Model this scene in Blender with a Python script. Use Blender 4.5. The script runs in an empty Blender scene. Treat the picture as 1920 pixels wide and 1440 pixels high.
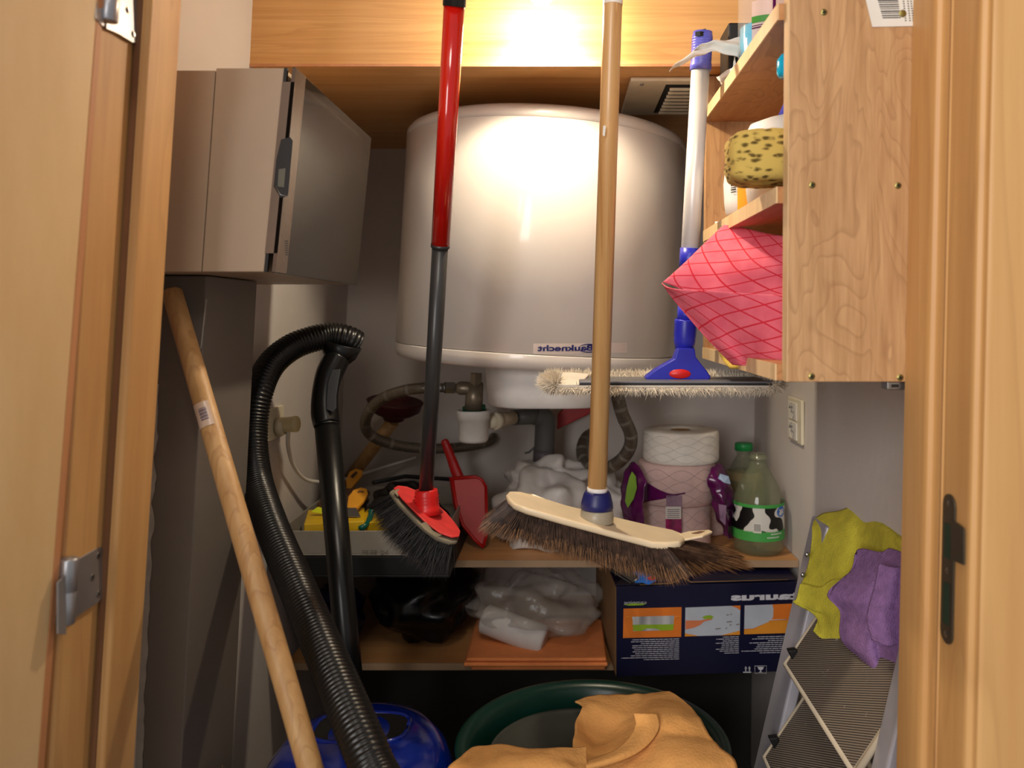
import bpy, math, random
from mathutils import Vector, Matrix, noise
PI = math.pi
RND = random.Random(11)
sc = bpy.context.scene
COL = sc.collection
# ------------------------------------------------------------------ camera, world, light, exposure
F, CX, CY, CZ = 1535.0, 1056.0, 592.0, 0.985      # focal length in pixels, vanishing point, eye height
cd = bpy.data.cameras.new('camera'); cam = bpy.data.objects.new('camera', cd); COL.objects.link(cam)
cam.location = (0, 0, CZ); cam.rotation_euler = (PI/2, 0, 0)
cd.sensor_width = 36; cd.lens = 36*F/1920
cd.shift_x = -(CX-960)/1920; cd.shift_y = (CY-720)/1920
cd.clip_start = 0.02; cd.clip_end = 50
cd.dof.use_dof = True; cd.dof.focus_distance = 1.12; cd.dof.aperture_fstop = 5.0
sc.camera = cam
w = bpy.data.worlds.new('World'); sc.world = w; w.use_nodes = True
w.node_tree.nodes['Background'].inputs[0].default_value = (1.0, 0.95, 0.92, 1)
w.node_tree.nodes['Background'].inputs[1].default_value = 0.36
sc.view_settings.view_transform = 'Standard'; sc.view_settings.look = 'None'
sc.view_settings.exposure = 0.0; sc.view_settings.gamma = 1.0
sc.view_settings.use_curve_mapping = False
LAMP = 30.0         # closet lamp glass emission
LAMP_SPOT, LAMP_FILL = 6.5, 3.3      # watts thrown down and spilled around by the closet lamp
wl = bpy.data.lights.new('room_side_fill', 'AREA'); wl.shape = 'RECTANGLE'; wl.size = 1.1; wl.size_y = 1.3; wl.energy = 56; wl.color = (1.0, .965, .95)
wo = bpy.data.objects.new('room_side_fill', wl); COL.objects.link(wo); wo.location = (-1.0, -1.9, CZ+.45)      # added fill behind the camera on the left, standing in for unseen daylight
wo.rotation_euler = (Vector((.15, 1.0, CZ-.2))-wo.location).to_track_quat('-Z', 'Y').to_euler()
rl = bpy.data.lights.new('room_top_fill', 'AREA'); rl.shape = 'DISK'; rl.size = .40; rl.energy = 7.5; rl.color = (1.0, .89, .77)
ro = bpy.data.objects.new('room_top_fill', rl); COL.objects.link(ro); ro.location = (-.05, -.45, CZ+1.28)      # added fill from above, in the unseen room in front of the closet
ro.rotation_euler = (Vector((.05, 1.0, CZ-.4))-ro.location).to_track_quat('-Z', 'Y').to_euler()
# ------------------------------------------------------------------ helpers
def P(px, py, Y): return Vector(((px-CX)/F*Y, Y, CZ-(py-CY)/F*Y))
def W(x, y, z): return Vector((x, y, CZ+z))              # z measured from eye height
def onplane(px, py, p0, n, off=0.0):
    d = Vector(((px-CX)/F, 1.0, -(py-CY)/F)); o = Vector((0, 0, CZ))
    t = (p0-o).dot(n)/d.dot(n)
    return o+d*t-n.normalized()*off*(1 if n.dot(d) > 0 else -1)
def S(r, g, b):
    f = lambda c: (c/255/12.92) if c/255 <= .04045 else ((c/255+.055)/1.055)**2.4
    return (f(r), f(g), f(b), 1)
def crom(pts, n):
    """Catmull-Rom through pts, n samples per span"""
    out = []; m = len(pts)
    for i in range(m-1):
        p0 = pts[max(i-1, 0)]; p1 = pts[i]; p2 = pts[i+1]; p3 = pts[min(i+2, m-1)]
        for k in range(n):
            t = k/n
            out.append(0.5*((2*p1)+(p2-p0)*t+(2*p0-5*p1+4*p2-p3)*t*t+(3*p1-p0-3*p2+p3)*t**3))
    out.append(pts[-1].copy()); return out
def resample(pts, step):
    out = [pts[0].copy()]; acc = 0.0
    for a, b in zip(pts, pts[1:]):
        L = (b-a).length
        if L == 0: continue
        t = step-acc
        while t <= L:
            out.append(a.lerp(b, t/L)); t += step
        acc = L-(t-step)
    return out
class M:
    def __init__(s): s.v = []; s.f = []; s.sm = []; s.mi = []
    def add(s, vs, fs, sm=False, mi=0):
        b = len(s.v); s.v += [Vector(v) for v in vs]
        for f in fs: s.f.append([b+i for i in f]); s.sm.append(sm); s.mi.append(mi)
        return s
    def hexa(s, p, mi=0):
        return s.add(p, [(3, 2, 1, 0), (4, 5, 6, 7), (0, 1, 5, 4), (1, 2, 6, 5), (2, 3, 7, 6), (3, 0, 4, 7)], False, mi)
    def box(s, x0, x1, y0, y1, z0, z1, mi=0, lean=0.0, lx=None):
        """z from eye height; lean = x shift per metre of height (the house is out of plumb)"""
        pts = []
        for z in (z0, z1):
            for x, y in ((x0, y0), (x1, y0), (x1, y1), (x0, y1)): pts.append(W(x+lean*z, y, z))
        return s.hexa(pts, mi)
    def obox(s, c, ax, ay, az, mi=0):
        """box at centre c with half axes"""
        pts = []
        for k in (-1, 1):
            for i, j in ((-1, -1), (1, -1), (1, 1), (-1, 1)): pts.append(c+ax*i+ay*j+az*k)
        return s.hexa(pts, mi)
    def prism(s, poly, vec, mi=0, sm=False):
        n = len(poly); vs = [Vector(p) for p in poly]+[Vector(p)+vec for p in poly]
        fs = [list(range(n))[::-1], list(range(n, 2*n))]
        s.add(vs, fs, False, mi); b = len(s.v)-2*n
        for i in range(n):
            j = (i+1) % n
            s.f.append([b+i, b+j, b+n+j, b+n+i]); s.sm.append(sm); s.mi.append(mi)
        return s
    def poly(s, pts, mi=0): return s.add(pts, [list(range(len(pts)))], False, mi)
    def tube(s, pts, r, seg=16, caps=True, sm=True, mi=0, flat=1.0):
        n = len(pts); rr = r if isinstance(r, (list, tuple)) else [r]*n
        T = []
        for i in range(n):
            t = pts[min(i+1, n-1)]-pts[max(i-1, 0)]
            T.append(t.normalized() if t.length > 1e-9 else Vector((0, 0, 1)))
        up = Vector((0, 1, 0)) if abs(T[0].y) < .9 else Vector((1, 0, 0))
        N = (up-T[0]*up.dot(T[0])).normalized(); vs = []
        for i in range(n):
            N = (N-T[i]*N.dot(T[i])).normalized(); B = T[i].cross(N)
            for k in range(seg):
                a = 2*PI*k/seg
                vs.append(pts[i]+N*(math.cos(a)*rr[i]*flat)+B*(math.sin(a)*rr[i]))
        fs = []
        for i in range(n-1):
            for k in range(seg):
                k2 = (k+1) % seg; fs.append((i*seg+k, i*seg+k2, (i+1)*seg+k2, (i+1)*seg+k))
        s.add(vs, fs, sm, mi); b = len(s.v)-len(vs)
        if caps:
            s.f.append([b+k for k in range(seg)][::-1]); s.sm.append(False); s.mi.append(mi)
            s.f.append([b+(n-1)*seg+k for k in range(seg)]); s.sm.append(False); s.mi.append(mi)
        return s
    def lathe(s, prof, o, ax=Vector((0, 0, 1)), seg=48, sm=True, sx=1.0, sy=1.0, mi=0, a0=0, a1=2*PI):
        ax = ax.normalized(); X = Vector((1, 0, 0)) if abs(ax.x) < .9 else Vector((0, 1, 0))
        X = (X-ax*X.dot(ax)).normalized(); Y = ax.cross(X); vs = []; full = abs(a1-a0-2*PI) < 1e-6
        m = seg if full else seg+1
        for r, h in prof:
            for k in range(m):
                a = a0+(a1-a0)*k/seg
                vs.append(o+ax*h+X*(math.cos(a)*r*sx)+Y*(math.sin(a)*r*sy))
        fs = []
        for i in range(len(prof)-1):
            for k in range(seg):
                k2 = (k+1) % m if full else k+1
                fs.append((i*m+k, i*m+k2, (i+1)*m+k2, (i+1)*m+k))
        return s.add(vs, fs, sm, mi)
    def grid(s, rows, sm=True, mi=0, closed=False):
        m = len(rows[0]); vs = [p for r in rows for p in r]; fs = []
        for i in range(len(rows)-1):
            for k in range(m if closed else m-1):
                k2 = (k+1) % m; fs.append((i*m+k, i*m+k2, (i+1)*m+k2, (i+1)*m+k))
        return s.add(vs, fs, sm, mi)
    def strand(s, p, d, L, r, mi=0, bend=None):
        d = d.normalized(); a = d.orthogonal().normalized(); b = d.cross(a)
        q = p+d*L*.55+(bend*.3 if bend else Vector()); e = p+d*L+(bend if bend else Vector())
        vs = [p+a*r, p-a*r*.5+b*r*.87, p-a*r*.5-b*r*.87, q+a*r*.8, q-a*r*.4+b*r*.7, q-a*r*.4-b*r*.7, e]
        return s.add(vs, [(0, 1, 4, 3), (1, 2, 5, 4), (2, 0, 3, 5), (3, 4, 6), (4, 5, 6), (5, 3, 6)], False, mi)
    def blob(s, c, rad, amp=.15, fr=6.0, seed=0, n=40, m=28, flatb=None, wr=0.0, wf=30.0, fn=None):
        rows = []
        for i in range(m+1):
            th = PI*i/m; row = []
            for k in range(n):
                a = 2*PI*k/n
                d = Vector((math.sin(th)*math.cos(a), math.sin(th)*math.sin(a), math.cos(th)))
                q = d*fr*.35+Vector((seed*3.1, seed*1.7, seed))
                g = 1+amp*noise.noise(q)*2
                if wr: g += wr*(1-abs(noise.noise(d*wf*.15+Vector((seed, 9, 2)))*2.2))
                p = Vector((d.x*rad[0]*g, d.y*rad[1]*g, d.z*rad[2]*g))+c
                if flatb is not None and p.z < flatb: p.z = flatb
                if fn: p = fn(p)
                row.append(p)
            rows.append(row)
        return s.grid(rows, closed=True)
    def obj(s, name, mat, parent=None, bevel=0.0, solid=0.0, sub=0, seg=2, off=0.0, label=None):
        me = bpy.data.meshes.new(name)
        if parent is None:
            lo = Vector([min(v[i] for v in s.v) for i in range(3)]); hi = Vector([max(v[i] for v in s.v) for i in range(3)])
            o0 = Vector(((lo.x+hi.x)/2, (lo.y+hi.y)/2, lo.z))
        else: o0 = Vector(parent['_o'])
        me.from_pydata([tuple(v-o0) for v in s.v], [], s.f); me.validate()
        if len(me.polygons) == len(s.f):
            me.polygons.foreach_set('use_smooth', s.sm); me.polygons.foreach_set('material_index', s.mi)
        for m_ in (mat if isinstance(mat, (list, tuple)) else [mat]): me.materials.append(m_)
        me.update()
        ob = bpy.data.objects.new(name, me); COL.objects.link(ob); ob['_o'] = tuple(o0)
        if parent is None: ob.location = o0
        else: ob.parent = parent
        if bevel:
            b = ob.modifiers.new('b', 'BEVEL'); b.width = bevel; b.segments = seg; b.limit_method = 'ANGLE'; b.angle_limit = .6
            me.polygons.foreach_set('use_smooth', [True]*len(me.polygons))
            wn = ob.modifiers.new('n', 'WEIGHTED_NORMAL'); wn.keep_sharp = True
        if solid:
            q = ob.modifiers.new('s', 'SOLIDIFY'); q.thickness = solid; q.offset = off
        if sub:
            u = ob.modifiers.new('u', 'SUBSURF'); u.levels = sub; u.render_levels = sub
        if label: ob['label'] = label
        return ob
def thing(name, label, cat, o, group=None):
    e = bpy.data.objects.new(name, None); COL.objects.link(e); e.location = o; e.empty_display_size = .03
    e['_o'] = tuple(o); e['label'] = label; e['category'] = cat
    if group: e['group'] = group
    return e
def tag(o, label, cat, group=None, kind=None):
    o['label'] = label; o['category'] = cat
    if group: o['group'] = group
    if kind: o['kind'] = kind
    return o
def struct(o, label=None):
    o['kind'] = 'structure'
    if label: o['label'] = label
    return o
def loft(rows, nu=6, nv=6, fn=None):
    """smooth surface through rows of points"""
    A = [crom(r, nu) for r in rows]; cols = [crom([r[k] for r in A], nv) for k in range(len(A[0]))]
    g = [[cols[k][i] for k in range(len(cols))] for i in range(len(cols[0]))]
    if fn: g = [[fn(p, i/(len(g)-1), k/(len(r)-1)) for k, p in enumerate(r)] for i, r in enumerate(g)]
    return g
def text(s, mapf, mat, parent, name='lettering', mirror=True, bold=0.0, keep=None):
    """writing mapped by mapf(u,v), u and v from 0 to 1; the photograph is mirrored, so is the writing"""
    cu = bpy.data.curves.new('t', 'FONT'); cu.body = s; cu.size = 1; cu.offset = bold; cu.resolution_u = 3
    o = bpy.data.objects.new('t', cu); COL.objects.link(o)
    dg = bpy.context.evaluated_depsgraph_get(); me = bpy.data.meshes.new_from_object(o.evaluated_get(dg))
    vs = [v.co.copy() for v in me.vertices]; fs = [list(p.vertices) for p in me.polygons]
    bpy.data.objects.remove(o); bpy.data.curves.remove(cu); bpy.data.meshes.remove(me)
    x0 = min(v.x for v in vs); x1 = max(v.x for v in vs); y0 = min(v.y for v in vs); y1 = max(v.y for v in vs)
    out = []
    for v in vs:
        u = (v.x-x0)/(x1-x0); t = (v.y-y0)/(y1-y0)
        out.append(mapf(1-u if mirror else u, t))
    m = M(); m.add(out, fs); return m.obj(name, mat, parent)
# ------------------------------------------------------------------ materials
def nt(name):
    m = bpy.data.materials.new(name); m.use_nodes = True; t = m.node_tree
    return m, t, t.nodes['Principled BSDF']
def plain(name, c, rough=.5, metal=0.0, var=.06, vs=30.0, bump=0.0, bs=200.0, alpha=None, trans=0.0, ior=1.45, spec=.5, coat=0.0, sss=0.0):
    m, t, b = nt(name); n = t.nodes; l = t.links
    tc = n.new('ShaderNodeTexCoord')
    nz = n.new('ShaderNodeTexNoise'); nz.inputs['Scale'].default_value = vs; nz.inputs['Detail'].default_value = 4
    l.new(tc.outputs['Object'], nz.inputs['Vector'])
    rp = n.new('ShaderNodeValToRGB'); l.new(nz.outputs['Fac'], rp.inputs['Fac'])
    rp.color_ramp.elements[0].position = .3; rp.color_ramp.elements[1].position = .7
    rp.color_ramp.elements[0].color = tuple(max(0, x*(1-var)) for x in c[:3])+(1,)
    rp.color_ramp.elements[1].color = tuple(min(1, x*(1+var)) for x in c[:3])+(1,)
    l.new(rp.outputs['Color'], b.inputs['Base Color'])
    b.inputs['Roughness'].default_value = rough; b.inputs['Metallic'].default_value = metal
    b.inputs['IOR'].default_value = ior; b.inputs['Specular IOR Level'].default_value = spec
    if trans: b.inputs['Transmission Weight'].default_value = trans
    if coat: b.inputs['Coat Weight'].default_value = coat; b.inputs['Coat Roughness'].default_value = .08
    if alpha is not None: b.inputs['Alpha'].default_value = alpha
    if bump:
        z = n.new('ShaderNodeTexNoise'); z.inputs['Scale'].default_value = bs; z.inputs['Detail'].default_value = 5
        l.new(tc.outputs['Object'], z.inputs['Vector'])
        bp = n.new('ShaderNodeBump'); bp.inputs['Strength'].default_value = bump; bp.inputs['Distance'].default_value = .002
        l.new(z.outputs['Fac'], bp.inputs['Height']); l.new(bp.outputs['Normal'], b.inputs['Normal'])
    return m
def wood(name, c1, c2, scl=(3, 60, 60), rough=.45, wave=0.0, wscl=(1, 1, 1), dist=8.0, c3=None, coat=0.0, bump=.05):
    """long fibres along the axis with the small scale; wave adds cathedral figure"""
    m, t, b = nt(name); n = t.nodes; l = t.links
    tc = n.new('ShaderNodeTexCoord'); mp = n.new('ShaderNodeMapping'); mp.inputs['Scale'].default_value = scl
    l.new(tc.outputs['Object'], mp.inputs['Vector'])
    nz = n.new('ShaderNodeTexNoise'); nz.inputs['Scale'].default_value = 1.0; nz.inputs['Detail'].default_value = 6
    nz.inputs['Roughness'].default_value = .6; l.new(mp.outputs['Vector'], nz.inputs['Vector'])
    rp = n.new('ShaderNodeValToRGB'); l.new(nz.outputs['Fac'], rp.inputs['Fac'])
    rp.color_ramp.elements[0].position = .32; rp.color_ramp.elements[1].position = .66
    rp.color_ramp.elements[0].color = c2; rp.color_ramp.elements[1].color = c1
    col = rp.outputs['Color']
    if wave:
        mp2 = n.new('ShaderNodeMapping'); mp2.inputs['Scale'].default_value = wscl; l.new(tc.outputs['Object'], mp2.inputs['Vector'])
        nn = n.new('ShaderNodeTexNoise'); nn.inputs['Scale'].default_value = .9; nn.inputs['Detail'].default_value = 2.5
        nn.inputs['Distortion'].default_value = .5
        l.new(mp2.outputs['Vector'], nn.inputs['Vector'])
        mu = n.new('ShaderNodeMath'); mu.operation = 'MULTIPLY'; mu.inputs[1].default_value = dist; l.new(nn.outputs['Fac'], mu.inputs[0])
        fr = n.new('ShaderNodeMath'); fr.operation = 'FRACT'; l.new(mu.outputs[0], fr.inputs[0])
        r2 = n.new('ShaderNodeValToRGB'); l.new(fr.outputs[0], r2.inputs['Fac'])
        e = r2.color_ramp.elements; e[0].position = 0; e[0].color = (0, 0, 0, 1); e[1].position = .75; e[1].color = (.25, .25, .25, 1)
        x = e.new(.93); x.color = (1, 1, 1, 1); y = e.new(1.0); y.color = (0, 0, 0, 1)
        mf = n.new('ShaderNodeMath'); mf.operation = 'MULTIPLY'; mf.inputs[1].default_value = wave; l.new(r2.outputs['Color'], mf.inputs[0])
        mx = n.new('ShaderNodeMix'); mx.data_type = 'RGBA'
        l.new(mf.outputs[0], mx.inputs['Factor']); l.new(col, mx.inputs[6]); mx.inputs[7].default_value = c3 or c2
        col = mx.outputs[2]
    l.new(col, b.inputs['Base Color']); b.inputs['Roughness'].default_value = rough
    if coat: b.inputs['Coat Weight'].default_value = coat; b.inputs['Coat Roughness'].default_value = .15
    bp = n.new('ShaderNodeBump'); bp.inputs['Strength'].default_value = bump; bp.inputs['Distance'].default_value = .001
    l.new(nz.outputs['Fac'], bp.inputs['Height']); l.new(bp.outputs['Normal'], b.inputs['Normal'])
    return m
m_wall = plain('plaster', S(206, 198, 192), .85, var=.04, vs=5, bump=.25, bs=60)
m_ceil = plain('ceiling_paint', S(225, 220, 212), .9)
m_floor = plain('floor_tile', S(96, 94, 90), .5, var=.1, vs=6)
m_jamb = wood('jamb_wood', S(214, 168, 108), S(196, 146, 88), (26, 26, 1.4), .5, wave=.25, wscl=(9, 9, .8), dist=9, c3=S(168, 118, 68))
m_leaf = wood('door_veneer', S(238, 204, 152), S(226, 188, 132), (40, 12, 2.0), .5)
m_edge = wood('door_edge_wood', S(208, 146, 98), S(190, 126, 80), (30, 30, 1.5), .5)
m_soffit = wood('soffit_veneer', S(222, 172, 108), S(204, 148, 82), (1.6, 60, 90), .42, wave=.28, wscl=(1.2, 14, 34), dist=7, c3=S(182, 120, 60))
m_ply = wood('cabinet_veneer', S(200, 158, 112), S(172, 128, 84), (150, 150, 9), .42, wave=.40, wscl=(17, 17, 4.6), dist=17, c3=S(140, 98, 60))
m_plyr = wood('shelf_underside_veneer', S(190, 138, 88), S(172, 118, 70), (90, 5, 90), .42, wave=.6, wscl=(16, 5, 10), dist=14, c3=S(136, 88, 48))
m_plyedge = wood('plywood_edge', S(226, 196, 150), S(206, 172, 124), (60, 60, 5), .5)
m_shelf = wood('shelf_board', S(206, 152, 96), S(188, 132, 78), (3, 50, 50), .5)
m_shelfedge = plain('shelf_edge_band', S(166, 138, 108), .5)
m_pine = wood('pine_handle', S(222, 182, 124), S(194, 146, 88), (70, 70, 3.0), .42, wave=.55, wscl=(40, 40, 1.3), dist=5, c3=S(176, 120, 66), coat=.3)
m_pine2 = wood('dusty_pine_handle', S(198, 158, 106), S(176, 134, 82), (70, 70, 3.0), .5, wave=.5, wscl=(40, 40, 1.3), dist=5, c3=S(150, 104, 60))
m_enamel = plain('white_enamel', S(216, 206, 196), .28, var=.01, bump=.05, bs=90, coat=.4)
m_seam = plain('seam_shadow_gap', S(90, 84, 78), .6)
m_whitep = plain('white_plastic', S(226, 222, 216), .4)
m_cream = plain('cream_plastic', S(226, 216, 190), .35)
m_boxgrey = plain('beige_plastic', S(184, 162, 138), .45, var=.02)
m_column = plain('grey_paint', S(112, 104, 97), .42, var=.05, vs=8)
m_flake = plain('chipped_plaster', S(176, 170, 160), .9, var=.12, vs=60)
m_smoke = plain('smoked_acrylic', S(46, 40, 34), .06, alpha=.84, spec=.8, var=.02)
m_smoked = plain('smoked_acrylic_rim', S(108, 92, 80), .16, alpha=.9)
m_dark = plain('dark_gap', S(22, 20, 18), .5)
m_red = plain('red_lacquer', S(200, 22, 10), .16, var=.03, coat=.6)
m_redp = plain('red_plastic', S(206, 30, 28), .36)
m_redd = plain('dusty_red_plastic', S(212, 52, 50), .55, var=.12, vs=60)
m_pan = plain('dark_red_plastic', S(178, 16, 14), .4)
m_maroon = plain('maroon_rubber', S(70, 20, 22), .55)
m_taupe = plain('dusty_grey_rubber', S(128, 118, 98), .8, var=.15, vs=60)
m_tube = plain('dark_grey_tube', S(62, 62, 62), .32, metal=.3)
m_blackp = plain('black_plastic', S(17, 17, 17), .3)
m_black2 = plain('matt_black_plastic', S(12, 12, 12), .55)
m_hose = plain('black_hose', S(20, 20, 20), .28)
m_grip = plain('grey_grip_panel', S(52, 54, 58), .6, bump=.3, bs=700)
m_blue = plain('blue_plastic', S(40, 44, 172), .33)
m_lav = plain('lavender_blue_plastic', S(96, 98, 196), .33)
m_navy = plain('navy_plastic', S(26, 30, 92), .4)
m_alu = plain('brushed_aluminium', S(216, 212, 208), .38, metal=.25, var=.01)
m_steel = plain('steel', S(150, 150, 150), .32, metal=.95)
m_hinge = plain('zinc_steel', S(170, 172, 178), .35, metal=.8)
m_bronze = plain('dark_bronze_plate', S(84, 76, 64), .42, metal=.6)
m_green_in = plain('dark_green_recess', S(28, 54, 40), .6)
m_brass = plain('brass_screw', S(140, 128, 74), .35, metal=.9)
m_valve = plain('nickel_brass', S(142, 130, 112), .4, metal=.6)
m_pvc = plain('grey_pvc', S(92, 92, 90), .45)
m_ivory = plain('ivory_broom_plastic', S(226, 206, 172), .3)
m_clearring = plain('grey_translucent_plastic', S(158, 148, 128), .35)
m_bristle = plain('horsehair', S(70, 50, 38), .5, var=.5, vs=120)
m_bristip = plain('horsehair_tips', S(146, 106, 70), .5, var=.4, vs=120)
m_bristblk = plain('black_bristles', S(30, 28, 28), .55, var=.5, vs=120)
m_dust = plain('dust_fluff', S(190, 168, 140), .9)
m_mopf = plain('off_white_cotton', S(214, 202, 182), .9, var=.1, vs=80)
m_mopc = plain('mop_canvas', S(206, 198, 184), .85)
m_purple = plain('purple_towelling', S(142, 106, 158), .95, var=.16, vs=120, bump=.9, bs=500)
m_yellowc = plain('yellow_towelling', S(204, 194, 62), .95, var=.12, vs=60, bump=.7, bs=420)
m_orangec = plain('orange_chamois', S(230, 168, 96), .9, var=.14, vs=25, bump=.5, bs=260)
m_orangef = plain('folded_orange_cloth', S(222, 134, 76), .9, var=.06, vs=60, bump=.3, bs=300)
m_mustard = plain('mustard_sponge_cloth', S(196, 166, 70), .8, var=.2, vs=90)
m_tp = plain('toilet_paper_white', S(232, 226, 216), .9, var=.05, vs=60, bump=.6, bs=110)
m_tppink = plain('toilet_paper_pink', S(214, 184, 178), .9, var=.06, vs=50, bump=.5, bs=110)
m_film = plain('purple_film', S(88, 18, 78), .18, var=.45, vs=28)
m_filmc = plain('clear_print_film', S(150, 120, 150), .12, alpha=.6, var=.4, vs=40)
m_leafg = plain('lime_print', S(128, 170, 44), .4)
m_bagw = plain('white_bag_film', S(230, 224, 218), .4, alpha=.86, bump=.5, bs=40)
m_bagc = plain('clear_bag_film', S(190, 182, 172), .15, alpha=.3, bump=.6, bs=60)
m_bagt = plain('thin_white_film', S(245, 240, 232), .3, alpha=.9)
m_rollw = plain('white_roll', S(200, 196, 192), .7)
m_blackbag = plain('black_bag_film', S(10, 10, 10), .3, bump=.5, bs=40)
m_navybag = plain('navy_bag_film', S(14, 18, 60), .35)
m_tubg = plain('dark_green_plastic', S(10, 48, 40), .3)
m_tubin = plain('grey_green_plastic', S(58, 60, 54), .5)
m_vacb = plain('vacuum_blue', S(6, 34, 128), .16, coat=.5)
m_tray = plain('grey_tray_plastic', S(150, 144, 134), .5)
m_kraft = plain('kraft_cardboard', S(136, 104, 66), .8)
m_card = plain('navy_printed_card', S(12, 13, 44), .35, var=.08)
m_print = plain('white_print', S(196, 196, 205), .5)
m_printw = plain('grey_white_print', S(176, 176, 186), .5)
m_porange = plain('orange_print', S(206, 110, 30), .5, var=.12, vs=18)
m_pyell = plain('amber_print', S(206, 134, 36), .5)
m_psilver = wood('silver_pot_print', S(190, 190, 190), S(96, 96, 98), (40, 1, 1), .5)
m_pgreen = plain('green_print', S(126, 158, 30), .5)
m_pskin = plain('hand_print', S(196, 112, 72), .5)
m_plgrey = plain('pale_grey_print', S(168, 174, 184), .5)
m_ink = plain('navy_ink', S(22, 24, 88), .5)
m_label = plain('grey_beige_sticker', S(190, 174, 166), .45)
m_lcream = plain('white_paper_label', S(222, 218, 208), .6)
m_blackink = plain('black_ink', S(30, 30, 34), .6)
m_rail = plain('grey_powder_coat', S(176, 174, 182), .35, metal=.3)
m_stepf = plain('ivory_step_rim', S(196, 182, 158), .4)
m_sponge = plain('sponge_tmp', S(190, 160, 62), .9)
m_orangel = plain('orange_label', S(244, 158, 28), .5)
m_magenta = plain('magenta_label', S(206, 36, 120), .5)
m_cyan = plain('cyan_liquid', S(14, 172, 218), .1, var=.05)
m_bottle = plain('clear_pet', S(240, 244, 250), .05, alpha=.16, spec=1.0)
m_glass = plain('greenish_glass', S(128, 134, 104), .06, alpha=.40, spec=1.0, var=.1, vs=20)
m_glassin = plain('whey_liquid', S(96, 90, 60), .3, alpha=.8)
m_milk = plain('cream_liquid', S(150, 136, 98), .4)
m_capg = plain('green_cap', S(30, 140, 70), .4)
m_gband = plain('green_label_band', S(70, 160, 74), .5)
m_cloud = plain('white_label_paper', S(222, 224, 220), .5)
m_lblue = plain('blue_oval_print', S(60, 110, 190), .5)
m_yel = plain('yellow_plastic', S(216, 176, 24), .4)
m_yel2 = plain('yellow_orange_plastic', S(226, 158, 50), .4)
m_lime = plain('fluorescent_note', S(220, 232, 30), .6)
m_teal = plain('teal_plastic', S(8, 84, 70), .2)
m_brown = plain('brown_clutter', S(96, 66, 48), .6, var=.3, vs=40)
m_bluepk = plain('blue_pack', S(24, 92, 176), .3, var=.2, vs=60)
m_greenlf = plain('green_pack', S(60, 140, 50), .5)
m_fringe = plain('brown_fringe', S(132, 106, 82), .9, var=.3, vs=120)
m_marks = plain('pale_hose_marks', S(132, 124, 112), .6)
# ribbed mat with white dust
def m_ribbed():
    m, t, b = nt('ribbed_step_mat'); n = t.nodes; l = t.links
    tc = n.new('ShaderNodeTexCoord'); mp = n.new('ShaderNodeMapping'); mp.inputs['Rotation'].default_value = (0, 0, 0)
    l.new(tc.outputs['Object'], mp.inputs['Vector'])
    wv = n.new('ShaderNodeTexWave'); wv.bands_direction = 'X'; wv.inputs['Scale'].default_value = 105; dp = n.new('ShaderNodeVectorMath'); dp.operation = 'DOT_PRODUCT'; dp.inputs[1].default_value = (.491, .466, .736)
    l.new(mp.outputs['Vector'], dp.inputs[0]); l.new(dp.outputs['Value'], wv.inputs['Vector'])
    rp = n.new('ShaderNodeValToRGB'); l.new(wv.outputs['Fac'], rp.inputs['Fac'])
    rp.color_ramp.elements[0].color = S(40, 36, 33); rp.color_ramp.elements[1].color = S(150, 136, 120)
    nz = n.new('ShaderNodeTexNoise'); nz.inputs['Scale'].default_value = 46; nz.inputs['Detail'].default_value = 8; nz.inputs['Roughness'].default_value = .7
    l.new(tc.outputs['Object'], nz.inputs['Vector'])
    r2 = n.new('ShaderNodeValToRGB'); l.new(nz.outputs['Fac'], r2.inputs['Fac'])
    r2.color_ramp.elements[0].position = .64; r2.color_ramp.elements[1].position = .72
    r2.color_ramp.elements[1].color = (.75, .75, .75, 1)
    mx = n.new('ShaderNodeMix'); mx.data_type = 'RGBA'; l.new(r2.outputs['Color'], mx.inputs['Factor'])
    l.new(rp.outputs['Color'], mx.inputs[6]); mx.inputs[7].default_value = S(205, 200, 190)
    l.new(mx.outputs[2], b.inputs['Base Color']); b.inputs['Roughness'].default_value = .7
    bp = n.new('ShaderNodeBump'); bp.inputs['Strength'].default_value = .6; bp.inputs['Distance'].default_value = .001
    l.new(wv.outputs['Fac'], bp.inputs['Height']); l.new(bp.outputs['Normal'], b.inputs['Normal'])
    return m
m_mat = m_ribbed()
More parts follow.
